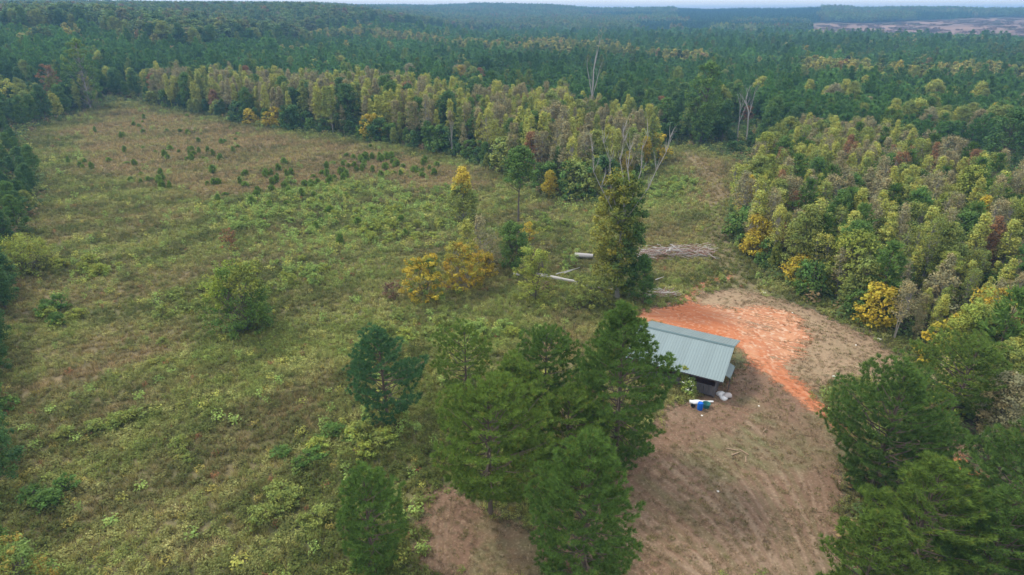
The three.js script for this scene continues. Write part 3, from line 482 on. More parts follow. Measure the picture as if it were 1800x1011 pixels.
// ------------------------------------------------------------------ foreground pines and the single trees
function pineAt(bx, by, topY, widthPx, o, leafM, label) {
  const [x, z] = at(bx, by), h = tallness(x, z, topY), w = pixel(x, height(x, z) + h * 0.4, z)[2], r = widthPx / 2 / F * w;
  return plant('pine_tree', pineShape({ h, r, ...o }), leafM, B.pine, x, z, 0, label, 'pine tree', 'pines round the shed and yard');
}
pineAt(682, 742, 578, 122, { cb: 0.05, seed: 101, lean: 0.4, gap: 0.5, step: 0.6 }, L.pineBlue, 'bluish green pine standing alone in the field, leftmost of the upper row');
pineAt(820, 695, 577, 108, { cb: 0.12, seed: 102, gap: 0.55, step: 0.8 }, L.pineYellow, 'thin yellowish pine with a visible trunk right of the bluish pine');
pineAt(957, 752, 584, 104, { cb: 0.36, seed: 103 }, L.pine, 'pine with a bare lower trunk and dark round top left of the shed');
pineAt(900, 800, 636, 128, { cb: 0.12, seed: 104 }, L.pineYellow, 'light green pine in front of the bare-trunked pine');
pineAt(1080, 815, 540, 170, { cb: 0.08, seed: 105, lean: 0.5 }, L.pine, 'largest pine, overlapping the left end of the shed roof');
pineAt(995, 835, 690, 146, { cb: 0.1, seed: 106 }, L.pineYellow, 'short green pine between the largest pine and the broad pine');
pineAt(862, 905, 684, 184, { cb: 0.2, seed: 107 }, L.pineYellow, 'broad light green pine over the two-rut track at the yard edge');
pineAt(1022, 1045, 766, 172, { cb: 0.06, seed: 108 }, L.pine, 'dense dark pine at the bottom centre of the bare yard');
pineAt(658, 1005, 830, 120, { cb: 0.05, seed: 109 }, L.pine, 'dark pine standing alone in the weeds, nearest on the field side');
pineAt(1530, 865, 648, 188, { cb: 0.05, seed: 110, lean: 0.6 }, L.pine, 'wide dark pine where the clay drive passes under the trees');
pineAt(1660, 752, 610, 150, { cb: 0.3, seed: 111, lean: 1.0 }, L.pineYellow, 'leaning pine with a bare trunk beside the yellow bushes');
pineAt(1575, 1050, 818, 186, { cb: 0.08, seed: 112 }, L.pineYellow, 'light green pine in front of the wide dark pine');
pineAt(1765, 985, 768, 190, { cb: 0.1, seed: 113 }, L.pine, 'tall pine at the right border, above the clay drive gap');
pineAt(1690, 1100, 872, 196, { cb: 0.1, seed: 114 }, L.pine, 'pine in the lower right corner, between its lighter neighbours');
pineAt(1500, 1085, 905, 130, { cb: 0.06, seed: 115 }, L.pineYellow, 'low pine on the yard edge, frontmost of the right clump');
pineAt(1810, 1120, 900, 200, { cb: 0.1, seed: 116 }, L.pineYellow, 'yellowish pine cut off by the lower right corner');
pineAt(1600, 830, 730, 110, { cb: 0.05, seed: 117 }, L.pine, 'small dark pine beside the hidden bend of the clay drive');

const groundPt = (px, py) => at(px, py);
function broadAt(name, bx, by, topY, widthPx, o, leafM, barkM, label, category, group) {
  const [x, z] = at(bx, by), h = tallness(x, z, topY), w = pixel(x, height(x, z) + h * 0.5, z)[2], r = widthPx / 2 / F * w;
  return plant(name, broadShape({ h, r, ...o }), leafM, barkM, x, z, 0, label, category, group);
}
{ // the tall tree with bare upper limbs over a column of foliage
  const [x, z] = at(1085, 524), h = tallness(x, z, 232), w = pixel(x, h / 2, z)[2], px = w / F, g = base('bare_topped_tree', x, height(x, z) - 0.05, z);
  tag(g, 'tall tree with pale bare upper limbs over a golden green column of foliage', 'tree');
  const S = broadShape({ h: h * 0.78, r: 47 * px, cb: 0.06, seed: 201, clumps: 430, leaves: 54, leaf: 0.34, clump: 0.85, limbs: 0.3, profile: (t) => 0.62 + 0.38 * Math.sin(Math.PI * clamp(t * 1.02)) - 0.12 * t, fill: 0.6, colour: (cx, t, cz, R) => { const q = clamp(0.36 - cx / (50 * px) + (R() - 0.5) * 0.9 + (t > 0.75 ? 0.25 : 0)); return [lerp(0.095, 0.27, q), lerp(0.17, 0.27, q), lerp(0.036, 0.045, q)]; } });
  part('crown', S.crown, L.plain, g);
  const T = new MB(), R = rngOf(203), lim = (pts, r0, r1) => T.tube(pts.map(([a, b, c]) => [a * px, h * b, c]), r0, r1, 6, 1, 1, 1);
  T.tube([[0, -0.1, 0], [0.1, h * 0.2, 0], [-0.1, h * 0.42, 0.1], [0.1, h * 0.6, 0]], 0.42, 0.24, 9);
  const big = [[[2, 0.3, 0], [-10, 0.5, 0.3], [-30, 0.62, 0.5], [-44, 0.7, 0.8], [-58, 0.79, 0.7], [-62, 0.9, 0.6]], [[0, 0.45, 0], [-14, 0.58, -0.6], [-25, 0.7, -0.8], [-28, 0.83, -1], [-40, 0.93, -1.2]], [[0, 0.55, 0], [6, 0.7, 0.6], [0, 0.8, 0.4], [2, 0.9, 0.2], [-12, 1.0, 0.1]], [[2, 0.55, 0], [16, 0.66, -0.4], [26, 0.78, -0.8], [24, 0.9, -0.6], [32, 0.97, -0.6]], [[3, 0.5, 0], [20, 0.6, 0.5], [36, 0.7, 1], [46, 0.8, 1.2], [60, 0.9, 1.1], [64, 0.98, 0.9]], [[0, 0.6, 0], [-6, 0.74, 0.9], [-16, 0.86, 1.3], [-12, 0.96, 1.2]]];
  for (const l of big) { lim(l, 0.1, 0.022); for (let k = 2; k < l.length; k++) for (let q = 0; q < 5; q++) { const s = l[k], dx = (R() - 0.4) * 20, dy = 0.03 + R() * 0.08; lim([s, [s[0] + dx * 0.5, s[1] + dy * 0.6, s[2] + (R() - 0.5)], [s[0] + dx * 0.8, s[1] + dy, s[2] + (R() - 0.5) * 1.6]], 0.03, 0.01); } }
  part('trunk', T.geo(), B.snag, g);
  const S2 = broadShape({ h: h * 0.97, r: 60 * px, cb: 0.6, seed: 205, clumps: 26, leaves: 10, leaf: 0.32, clump: 0.55, limbs: 0, profile: () => 1 });
  part('upper_leaves', S2.crown, L.olive, g);
}
{ // slender tree with a round head on a bare trunk
  const [x, z] = at(911, 392), h = tallness(x, z, 256), g = base('round_headed_tree', x, height(x, z), z); tag(g, 'green round-headed tree on a tall bare trunk at the field edge', 'tree');
  const S = broadShape({ h, r: 3.6, cb: 0.52, seed: 211, clumps: 130, leaves: 54, leaf: 0.34, clump: 0.95, profile: dome, limbs: 0.6 }); part('trunk', S.trunk, B.dark, g); part('crown', S.crown, L.green, g);
}
broadAt('autumn_tree', 815, 392, 294, 62, { cb: 0.1, seed: 212, clumps: 190, leaves: 60, leaf: 0.3, clump: 0.85, profile: cone, colour: (x, t, z, R) => (t > 0.55 + R() * 0.3 ? [2.4, 1.6, 0.9] : [1, 1, 1]) }, L.olive, B.grey, 'bushy tree turning gold at its top in the middle of the field', 'tree');
const TH = 'autumn thicket in the middle of the field';
broadAt('autumn_shrub', 748, 520, 448, 78, { cb: 0.04, seed: 213, clumps: 130, leaves: 60, leaf: 0.26, clump: 0.6, profile: dome, stems: 4, limbs: 0.4, colour: (x, t, z, R) => (R() < 0.3 ? [0.35, 0.6, 1.2] : [1, 1, 1]) }, L.yellow, B.dark, 'bright yellow shrub, leftmost of the autumn thicket', 'shrub', TH);
broadAt('autumn_shrub', 815, 505, 424, 82, { cb: 0.04, seed: 214, clumps: 150, leaves: 52, leaf: 0.27, clump: 0.65, profile: dome, stems: 4, limbs: 0.6, colour: (x, t, z, R) => (R() < 0.4 ? [0.7, 0.85, 1.3] : R() < 0.5 ? [0.95, 0.8, 1] : [1, 1, 1]) }, L.yellow, B.grey, 'tall gold shrub in the centre of the autumn thicket', 'shrub', TH);
broadAt('autumn_shrub', 848, 486, 445, 50, { cb: 0.04, seed: 215, clumps: 90, leaves: 52, leaf: 0.25, clump: 0.55, profile: dome, stems: 3 }, L.yellow, B.dark, 'low yellow shrub between the tall gold shrub and the dark bush', 'shrub', TH);
broadAt('thin_tree', 858, 478, 378, 60, { cb: 0.2, seed: 216, clumps: 90, leaves: 22, leaf: 0.26, clump: 0.7, profile: cone, limbs: 1, stems: 2 }, L.pale, B.grey, 'thin leaf-shedding tree with grey stems in the autumn thicket', 'tree', TH);
broadAt('thin_tree', 822, 455, 385, 52, { cb: 0.2, seed: 226, clumps: 100, leaves: 34, leaf: 0.28, clump: 0.7, profile: cone, limbs: 1 }, L.poplar, B.grey, 'pale yellow-green slender tree behind the tall gold shrub', 'tree', TH);
broadAt('dark_bush', 905, 474, 390, 62, { cb: 0.04, seed: 217, clumps: 150, leaves: 60, leaf: 0.26, clump: 0.75, profile: dome, stems: 3 }, L.green, B.dark, 'rounded dark green bush at the right end of the autumn thicket', 'bush', TH);
broadAt('small_shrub', 928, 424, 388, 34, { cb: 0.05, seed: 218, clumps: 30, leaves: 30, leaf: 0.24, clump: 0.5, profile: dome, stems: 2 }, L.yellow, B.dark, 'small golden shrub behind the rounded dark green bush', 'shrub', TH);
broadAt('small_shrub', 690, 523, 492, 34, { cb: 0.03, seed: 219, clumps: 24, leaves: 30, leaf: 0.24, clump: 0.45, profile: dome, stems: 2 }, L.brown, B.dark, 'small brown shrub at the left foot of the autumn thicket', 'shrub', TH);
broadAt('willow_bush', 938, 525, 436, 70, { cb: 0.03, seed: 220, clumps: 110, leaves: 52, leaf: 0.24, clump: 0.7, profile: dome, stems: 5 }, L.lime, B.dark, 'pale yellow-green bush beside the fallen grey log', 'bush');
broadAt('cedar_tree', 1130, 535, 449, 62, { cb: 0.02, seed: 221, clumps: 120, leaves: 60, leaf: 0.2, clump: 0.65, profile: cone, fill: 0.55 }, L.cedar, B.pine, 'dark green cedar at the right foot of the bare-topped tree', 'cedar tree');
broadAt('undergrowth_bush', 1035, 532, 488, 84, { cb: 0.02, seed: 222, clumps: 120, leaves: 46, leaf: 0.24, clump: 0.6, profile: dome, stems: 5 }, L.olive, B.dark, 'low mixed bush at the left foot of the bare-topped tree', 'bush');
broadAt('undergrowth_bush', 1000, 470, 440, 40, { cb: 0.02, seed: 232, clumps: 30, leaves: 34, leaf: 0.24, clump: 0.5, profile: dome, stems: 3 }, L.bright, B.dark, 'small bright green bush between the fallen log and hollow log', 'bush');
broadAt('field_bush', 432, 582, 462, 112, { cb: 0.02, seed: 223, clumps: 230, leaves: 64, leaf: 0.26, clump: 0.85, profile: dome, stems: 5, colour: (x, t, z, R) => (x < -0.6 && t > 0.45 ? [2.1, 1.6, 1.2] : x > 0.3 && t > 0.6 ? [2.0, 1.3, 1.2] : [1.1, 1.05, 1]) }, L.green, B.dark, 'large lone bush in the left half of the field, green with yellow top', 'bush');
broadAt('willow_clump', 375, 510, 485, 50, { cb: 0.02, seed: 233, clumps: 40, leaves: 40, leaf: 0.22, clump: 0.55, profile: dome, stems: 5 }, L.lime, B.dark, 'low yellow-green clump on the left of the large lone bush', 'shrub');
broadAt('willow_clump', 362, 538, 520, 40, { cb: 0.02, seed: 234, clumps: 30, leaves: 40, leaf: 0.2, clump: 0.45, profile: dome, stems: 5 }, L.lime, B.dark, 'small yellow-green clump below and left of the large lone bush', 'shrub');
broadAt('willow_clump', 52, 476, 415, 92, { cb: 0.02, seed: 224, clumps: 120, leaves: 52, leaf: 0.24, clump: 0.85, profile: dome, stems: 6 }, L.lime, B.dark, 'wide feathery yellow-green clump by the left wood edge', 'shrub');
broadAt('orange_bush', 405, 440, 402, 28, { cb: 0.04, seed: 235, clumps: 34, leaves: 34, leaf: 0.22, clump: 0.45, profile: dome, stems: 3 }, L.rust, B.dark, 'small rusty orange bush in the upper left field', 'bush');
broadAt('corner_bush', 22, 1045, 972, 130, { cb: 0.02, seed: 225, clumps: 140, leaves: 60, leaf: 0.17, clump: 0.55, profile: dome, stems: 4, colour: (x, t, z, R) => (R() < 0.25 ? [1.3, 0.75, 0.7] : [0.85, 0.85, 0.9]) }, L.bright, B.dark, 'green and orange bush in the lower left corner', 'bush');
{ // climbing weed by the shed, with white flowers
  const [x, z] = at(1210, 691), S = broadShape({ h: 2.1, r: 0.75, cb: 0.05, seed: 241, clumps: 42, leaves: 40, leaf: 0.18, clump: 0.36, profile: dome, stems: 4 }), S2 = broadShape({ h: 2.0, r: 0.9, cb: 0.3, seed: 242, clumps: 12, leaves: 5, leaf: 0.17, clump: 0.3, profile: dome, limbs: 0 });
  const g = plant('flowering_weed', S, L.bright, B.dark, x, z, 0, 'tall leafy weed with white flowers against the shed front', 'weed'); part('flowers', S2.crown, new THREE.MeshStandardMaterial({ color: new THREE.Color().setRGB(0.75, 0.75, 0.65), roughness: 0.9, side: THREE.DoubleSide }), g).userData.kind = 'stuff';
  const [x2, z2] = at(1203, 684), S3 = broadShape({ h: 3.1, r: 0.6, cb: 0.05, seed: 243, clumps: 34, leaves: 36, leaf: 0.17, clump: 0.34, profile: cone, stems: 2 }); plant('climbing_weed', S3, L.lime, B.dark, x2, z2, 0, 'narrow yellow-green weed climbing to the shed eave', 'weed');
}
// dead trees
{
  const snag = (bx, by, topY, o, label, yaw = 0, group) => { const [x, z] = at(bx, by), g0 = snagShape({ h: 10, ...o }); g0.computeBoundingBox(); const h = tallness(x, z, topY), k = h / g0.boundingBox.max.y; const m = whole('dead_tree', g0, B.snag, x, height(x, z) - 0.1, z, yaw); m.scale.set(k * 0.62, k, k * 0.62); tag(m, label, 'dead tree', group); };
  snag(1036, 208, 50, { seed: 301, fork: 0.6, r: 0.02, spreadA: 0.42, reach: 0.42 }, 'tall single dead trunk rising out of the pine plantation');
  snag(1296, 249, 146, { seed: 302, fork: 0.5, r: 0.019, spreadA: 0.75, reach: 0.5, depth: 5 }, 'bare white dead tree, left one of the pair');
  snag(1312, 250, 133, { seed: 305, fork: 0.46, r: 0.02, spreadA: 0.78, reach: 0.55, depth: 5 }, 'bare white dead tree, right and taller one of the pair');
  snag(795, 272, 205, { seed: 306, fork: 0.4, r: 0.014, stems: 3, spreadA: 0.35 }, 'grey leafless multi-stemmed tree at the field edge of the poplar belt');
  snag(1438, 112, 82, { seed: 307, fork: 0.5, r: 0.014 }, 'small grey dead tree in the far hardwood strip');
}

// ------------------------------------------------------------------ logs
{
  const logGeo = (len, r0, r1, seed, bend = 0.06) => { const R = rngOf(seed), T = new MB(), pts = []; for (let k = 0; k <= 6; k++) { const t = k / 6 - 0.5; pts.push([t * len, (R() - 0.5) * bend * len * 0.4, (R() - 0.5) * bend * len + Math.sin(t * 3) * bend * len]); } T.tube(pts, r0, r1, 8); return T.geo(); };
  const variants = []; for (let k = 0; k < 6; k++) variants.push(logGeo(1, 0.024 + 0.008 * (k % 3), 0.007, 400 + k, 0.1 + 0.06 * (k % 3)));
  const pile = (cx0, cy0, cx1, cy1, n, wide, high, name, label, group, seed, maxLen) => {
    const R = rngOf(seed), [ax, az] = at(cx0, cy0), [bx, bz] = at(cx1, cy1), dir = -Math.atan2(bz - az, bx - ax);
    for (let k = 0; k < n; k++) { const t = R(), len = maxLen * (0.45 + R() * 0.55), lay = R(), x = lerp(ax, bx, t), z = lerp(az, bz, t) + (R() - 0.5) * wide, m = whole(name, variants[k % 6], B.dead, x, height(x, z) + 0.12 + lay * high * (1 - Math.abs(t - 0.5)), z, dir + (R() - 0.5) * 1.5); m.rotation.order = 'YXZ'; m.rotation.z = (R() - 0.5) * 0.5; m.scale.set(len, len * (0.7 + R() * 0.6), len * (0.7 + R() * 0.6)); tag(m, label, 'log', group); }
    const T = new MB(); for (let k = 0; k < n * 14; k++) { const t = R(), x = lerp(ax, bx, t) - ax, z = lerp(az, bz, t) - az + (R() - 0.5) * wide * 1.2, y = height(x + ax, z + az) - height(ax, az) + R() * high * 0.9, an = dir * -1 + (R() - 0.5) * 2.2, l = 0.5 + R() * 1.6, q = R(); T.tube([[x, y, z], [x + Math.cos(an) * l * 0.5, y + (R() - 0.4) * 0.4, z + Math.sin(an) * l * 0.5], [x + Math.cos(an) * l, y + (R() - 0.4) * 0.5, z + Math.sin(an) * l]], 0.035, 0.012, 3, q < 0.65 ? 0.5 : 1, q < 0.65 ? 0.26 : 0.95, q < 0.65 ? 0.19 : 0.9); }
    return [T.geo(), ax, az];
  };
  const [g1, x1, z1] = pile(1118, 452, 1250, 448, 60, 3.2, 1.7, 'bleached_log', 'bleached grey log lying in the long brush pile', 'logs of the long brush pile', 51, 3.6);
  tag(whole('brush', g1, B.dead, x1, height(x1, z1), z1), 'tangle of red-brown twigs in the long brush pile', 'brush', null, 'stuff');
  const [g2, x2, z2] = pile(1142, 522, 1182, 518, 16, 1.6, 0.7, 'bleached_stick', 'bleached stick lying in the small pile by the cedar', 'sticks of the small pile by the cedar', 52, 3.2);
  tag(whole('brush', g2, B.dead, x2, height(x2, z2), z2), 'thin twigs of the small stick pile by the cedar', 'brush', null, 'stuff');
  const lay = (p, q, r0, r1, seed, up, name, label) => { const a = at(...p), b = at(...q), len = Math.hypot(b[0] - a[0], b[1] - a[1]); const m = whole(name, logGeo(len, r0, r1, seed, 0.02), B.dead, (a[0] + b[0]) / 2, height((a[0] + b[0]) / 2, (a[1] + b[1]) / 2) + up, (a[1] + b[1]) / 2, -Math.atan2(b[1] - a[1], b[0] - a[0])); tag(m, label, 'log'); return m; };
  lay([943, 494], [1016, 506], 0.34, 0.2, 61, 1.0, 'fallen_log', 'long grey fallen trunk lying beside the pale bush');
  lay([1010, 506], [1100, 515], 0.16, 0.05, 62, 0.5, 'fallen_branch', 'thin grey end of the fallen trunk under the bare-topped tree');
  lay([978, 494], [1010, 486], 0.1, 0.04, 63, 1.3, 'fallen_branch', 'pale branch sticking up behind the fallen trunk, left one');
  lay([992, 492], [1018, 482], 0.09, 0.03, 64, 1.3, 'fallen_branch', 'pale branch sticking up behind the fallen trunk, right one');
  lay([903, 486], [914, 488], 0.22, 0.14, 65, 0.5, 'white_stump', 'short white broken stub of wood left of the pale bush');
  lay([1152, 500], [1166, 494], 0.1, 0.03, 66, 0.8, 'leaning_branch', 'single pale branch leaning up behind the cedar');
  { // hollow log
    const [x, z] = at(1010, 455), [x2, z2] = at(1042, 456), len = Math.hypot(x2 - x, z2 - z), pts = [[0.3, 0], [0.44, 0], [0.47, len * 0.3], [0.4, len], [0.22, len], [0.26, len * 0.2], [0.3, 0]].map(([a, b]) => new THREE.Vector2(a, b)), g = new THREE.LatheGeometry(pts, 20), p = g.attributes.position;
    for (let i = 0; i < p.count; i++) { const s = 0.9 + 0.22 * vn(p.getX(i) * 3 + 4, p.getZ(i) * 3 + p.getY(i) * 0.8); p.setX(i, p.getX(i) * s); p.setZ(i, p.getZ(i) * s); } g.computeVertexNormals(); g.rotateZ(-Math.PI / 2);
    const m = whole('hollow_log', g, new THREE.MeshStandardMaterial({ color: new THREE.Color().setRGB(0.4, 0.385, 0.38), roughness: 0.9 }), x, height(x, z) + 0.7, z, -Math.atan2(z2 - z, x2 - x)); tag(m, 'thick pale hollow log behind the bare-topped tree', 'log');
    const s = whole('log_stump', new THREE.CylinderGeometry(0.32, 0.45, 1.0, 12, 3), B.dark, x + 0.1, height(x, z) + 0.35, z + 0.5); s.geometry.setAttribute('color', new THREE.Float32BufferAttribute(new Float32Array(s.geometry.attributes.position.count * 3).fill(1), 3)); tag(s, 'dark stump under the open end of the hollow log', 'stump');
  }
  const root = broadShape({ h: 1.6, r: 1.5, cb: 0.05, seed: 71, clumps: 40, leaves: 6, leaf: 0.2, clump: 0.4, limbs: 1, stems: 8, profile: dome }); const [rx, rz] = at(1040, 515), [rx2, rz2] = at(965, 512);
  plant('brown_brush', root, L.brown, B.dark, rx, rz, 0, 'brown dead brush below the fallen trunk end', 'brush'); plant('brown_brush', root, L.brown, B.dark, rx2, rz2, 1, 'brown dead brush beside the pale yellow-green bush', 'brush');
}

// ------------------------------------------------------------------ belts of trees
const protos = {
  poplar: [0, 1, 2, 3].map((k) => broadShape({ h: 14, r: 2.0, cb: 0.26, seed: 500 + k, clumps: 96, leaves: 52, leaf: 0.27, clump: 0.66, profile: cone, limbs: 0.9, trunkR: 0.008, spread: 0.06 })),
  thin: [0, 1, 2].map((k) => broadShape({ h: 14, r: 2.1, cb: 0.36, seed: 520 + k, clumps: 100, leaves: 24, leaf: 0.27, clump: 0.8, profile: cone, limbs: 1, trunkR: 0.008, spread: 0.06, stems: 2 })),
  broad: [0, 1, 2, 3].map((k) => broadShape({ h: 14, r: 3.4, cb: 0.14, seed: 540 + k, clumps: 140, leaves: 72, leaf: 0.32, clump: 1.0, profile: dome, limbs: 0.35, fill: 0.4 })),
  bush: [0, 1, 2].map((k) => broadShape({ h: 5, r: 2.4, cb: 0.03, seed: 560 + k, clumps: 60, leaves: 36, leaf: 0.36, clump: 0.75, profile: dome, limbs: 0.3, stems: 3, fill: 0.4 })),
};
const plantShapes = [0, 1, 2].map((k) => pineShape({ h: 10, r: 2.0, cb: 0.2, seed: 700 + k, len: 0.75, wid: 0.2, needles: 6, step: 0.75, gap: 0.75 }));
const plantationG = plantShapes.map((s) => protoOf(s, L.plantation, B.pine));
const protoG = Object.fromEntries(Object.entries(protos).map(([k, a]) => [k, a.map((s) => protoOf(s, L.green, k === 'thin' || k === 'poplar' ? B.grey : B.dark))]));
const LOOK = { poplar: 'yellow-green', pale: 'pale faded', olive: 'olive green', green: 'green', dark: 'dark green', yellow: 'bright yellow', rust: 'rusty brown', orange: 'orange', lime: 'light yellow-green', brown: 'brown' };
const SIDE = ['in the far-left part', 'in the left part', 'in the centre-left part', 'in the central part', 'in the centre-right part', 'in the right part', 'in the far-right part'], DEEP = ['rear', 'middle', 'front'];
function spot(px, py, x0, x1, y0, y1) { return `${SIDE[Math.floor(clamp((px - x0) / (x1 - x0), 0, 0.999) * 7)].replace('in the', `in the ${DEEP[Math.floor(clamp((py - y0) / (y1 - y0), 0, 0.999) * 3)]}`)} of`; }
const sizeWord = (t) => (t < 0.34 ? 'short ' : t < 0.67 ? '' : 'tall ');
function scatter(poly, gap, seed, fn) {
  const R = rngOf(seed); let x0 = 1e9, x1 = -1e9, z0 = 1e9, z1 = -1e9; for (const [x, z] of poly) { x0 = Math.min(x0, x); x1 = Math.max(x1, x); z0 = Math.min(z0, z); z1 = Math.max(z1, z); }
  for (let z = z1; z > z0; z -= gap) for (let x = x0; x < x1; x += gap) { const X = x + (R() - 0.5) * gap * 0.9, Zz = z + (R() - 0.5) * gap * 0.9; if (inside(poly, X, Zz)) fn(X, Zz, R); }
}
function edgeDistance(poly, x, z) { let m = 1e9; for (let i = 0, j = poly.length - 1; i < poly.length; j = i++) { const [ax, az] = poly[j], [bx, bz] = poly[i], dx = bx - ax, dz = bz - az, t = clamp(((x - ax) * dx + (z - az) * dz) / (dx * dx + dz * dz)); m = Math.min(m, Math.hypot(x - ax - t * dx, z - az - t * dz)); } return m; }
const pick = (R, list) => { let s = R(); for (const [k, w] of list) { if (s < w) return k; s -= w; } return list[0][0]; };
const waiting = [];
function treeOf(kind, look, x, z, h, R, label, group) {                 // kept in a list: the largest in the picture become single trees
  const [px, py, w] = pixel(x, height(x, z) + h * 0.6, z); if (px < -130 || px > 1900 || py > 1090) return;
  const hp = kind === 'bush' ? 5 : 14, k = h / hp, n = protoG[kind].length;
  waiting.push({ kind, look, x, z, px: h / w, label, group, v: (R() * n) | 0, turn: R() * 6.28, sx: k * (0.85 + R() * 0.35) * (kind === 'poplar' || kind === 'thin' ? (x > 20 && z > -215 && h < 12.5 ? 1.12 : 1.0) : 1), sy: k });
}
function growWaiting(most) {
  waiting.sort((a, b) => b.px - a.px); const count = {}, rest = {};
  for (const t of waiting) {
    const name = t.kind === 'bush' ? 'edge_shrub' : t.kind === 'broad' ? 'broadleaf_tree' : 'poplar_tree';
    if ((count[name] = (count[name] ?? 0) + 1) <= most) copy(protoG[t.kind][t.v], name, t.x, t.z, t.turn, t.sx, t.sy, t.label, name === 'edge_shrub' ? 'shrub' : 'tree', t.group, L[t.look]);
    else (rest[t.kind] ??= []).push([t.x, t.z, 0, 0, t]);
  }
  for (const kind in rest) mass({ bush: 'remaining_shrubs', broad: 'remaining_broadleaf_trees', poplar: 'remaining_poplar_trees', thin: 'remaining_bare_poplar_trees' }[kind], shapesToMass(protos[kind]), L.plain, rest[kind], { bush: 'smaller shrubs between the trees of the belts', broad: 'smaller broadleaf crowns standing behind the front trees', poplar: 'slender young trees packed inside the belts behind the front rows', thin: 'grey thin-leaved young trees packed inside the belts' }[kind], (t) => [t[4].sx, t[4].sy], (t) => L[t[4].look].color.toArray());
}
{ // belt A: the strip of young poplars along the far edge of the field
  const g = 'poplar belt along the far edge of the field';
  scatter(Z.beltA, 4.0, 601, (x, z, R) => {
    const [px, py] = pixel(x, height(x, z), z); if (px < 240 || px > 1230) return;
    const e = edgeDistance(Z.field, x, z), where = px < 480 ? 'at the far left end of the belt' : px < 760 ? 'in the middle of the field-edge belt' : px < 960 ? 'behind the round-headed tree' : 'behind the bare-topped tree';
    if (e < 5.5 && R() < 0.9) { const look = pick(R, [['dark', 0.42], ['green', 0.3], ['yellow', 0.06], ['olive', 0.22]]); treeOf(R() < 0.45 ? 'broad' : 'bush', look, x, z, 4 + R() * 5, R, `${LOOK[look]} low growth edging the field ${SIDE[Math.floor(clamp((px - 255) / 930, 0, 0.999) * 7)]} of the poplar belt`, g); return; }
    const kind = pick(R, [['poplar', 0.52], ['thin', 0.36], ['broad', 0.12]]), look = kind === 'broad' ? pick(R, [['green', 0.5], ['dark', 0.2], ['rust', 0.07], ['olive', 0.23]]) : kind === 'thin' ? pick(R, [['pale', 0.75], ['poplar', 0.25]]) : pick(R, [['poplar', 0.6], ['pale', 0.2], ['olive', 0.2]]);
    const q = R(), hh = (px < 480 ? 13 : px < 800 ? 14.5 : px < 1000 ? 14 : 11.5) * (0.7 + q * 0.52); treeOf(kind, look, x, z, hh, R, `${sizeWord(q)}${LOOK[look]} ${kind === 'broad' ? 'tree' : kind === 'thin' ? 'grey-stemmed poplar' : 'poplar'} ${SIDE[Math.floor(clamp((px - 255) / 930, 0, 0.999) * 7)]} of the field-edge belt, ${e < 12 ? 'front row' : e < 24 ? 'second rows' : 'rear rows'}`, g);
  });
}
{ // belt B: mixed autumn wood on the right
  const g = 'mixed autumn wood right of the clearing';
  scatter(Z.beltB, 2.9, 602, (x, z, R) => {
    const [px, py] = pixel(x, height(x, z), z); if (px > 1960 || py > 860 || (px > 1270 && px < 1340 && py < 320)) return;
    const e = edgeDistance(Z.field, x, z), where = py < 330 ? 'at the top end of the right-hand wood' : px < 1450 ? 'beside the grassy track' : py < 480 ? 'deep in the right-hand wood' : px < 1640 ? 'at the edge of the clay clearing' : 'above the leaning pine';
    if (e < 4 && R() < 0.55) { const look = pick(R, [['yellow', 0.22], ['lime', 0.25], ['green', 0.33], ['olive', 0.2]]); treeOf(R() < 0.35 ? 'broad' : 'bush', look, x, z, 4 + R() * 3.5, R, `${LOOK[look]} growth edging the clearing ${spot(px, py, 1290, 1800, 260, 700)} the right-hand wood`, g); return; }
    if (R() < (px > 1650 ? 0.07 : 0.05)) { copy(plantationG[(R() * 3) | 0], 'pine_tree', x, z, R() * 6.28, 1.15 + R() * 0.3, 1.0 + R() * 0.25, `dark pine among autumn leaves ${spot(px, py, 1290, 1800, 260, 700)} the right-hand wood`, 'pine tree', 'scattered pines of the right-hand wood', L.pine); return; }
    const kind = pick(R, [['poplar', 0.42], ['thin', 0.44], ['broad', 0.14]]), look = kind === 'broad' ? pick(R, [['green', 0.4], ['olive', 0.42], ['rust', 0.03], ['lime', 0.13], ['yellow', 0.02]]) : kind === 'thin' ? pick(R, [['pale', 0.5], ['rust', 0.05], ['olive', 0.2], ['poplar', 0.25]]) : pick(R, [['poplar', 0.5], ['pale', 0.17], ['olive', 0.28], ['rust', 0.015], ['yellow', 0.035]]);
    const q = R(); treeOf(kind, look, x, z, (py > 520 ? 7.5 : 10.4) * (0.58 + q * 0.7), R, `${sizeWord(q)}${LOOK[look]} ${kind === 'broad' ? 'tree' : kind === 'thin' ? 'grey-twigged tree' : 'narrow tree'} ${spot(px, py, 1290, 1800, 260, 700)} the right-hand wood`, g);
  });
}
function wood(poly, gap, seed, hMin, hMax, kinds, looks, where, group) { const px4 = poly.map(([x, z]) => pixel(x, 0, z)), box4 = [Math.max(-60, Math.min(...px4.map((p) => p[0]))), Math.min(1860, Math.max(...px4.map((p) => p[0]))), Math.min(...px4.map((p) => p[1])), Math.min(1011, Math.max(...px4.map((p) => p[1])))]; scatter(poly, gap, seed, (x, z, R) => { const [qx, qy] = pixel(x, height(x, z), z); if (qx > 1268 && qx < 1342 && qy > 218 && qy < 300) { if (R() < 0.95) treeOf('bush', R() < 0.5 ? 'dark' : 'green', x, z, 2.6 + R() * 1.2, R, `dark green low shrub ${where}`, group); return; } const kind = pick(R, kinds), look = pick(R, looks), q = R(); treeOf(kind, look, x, z, lerp(hMin, hMax, q) * (kind === 'bush' ? 0.45 : 1), R, `${sizeWord(q)}${LOOK[look]} ${kind === 'bush' ? 'shrub' : kind === 'broad' ? 'broad tree' : 'slender tree'} ${spot(qx, qy, box4[0], box4[1], box4[2], box4[3])} ${where}`, group); }); }


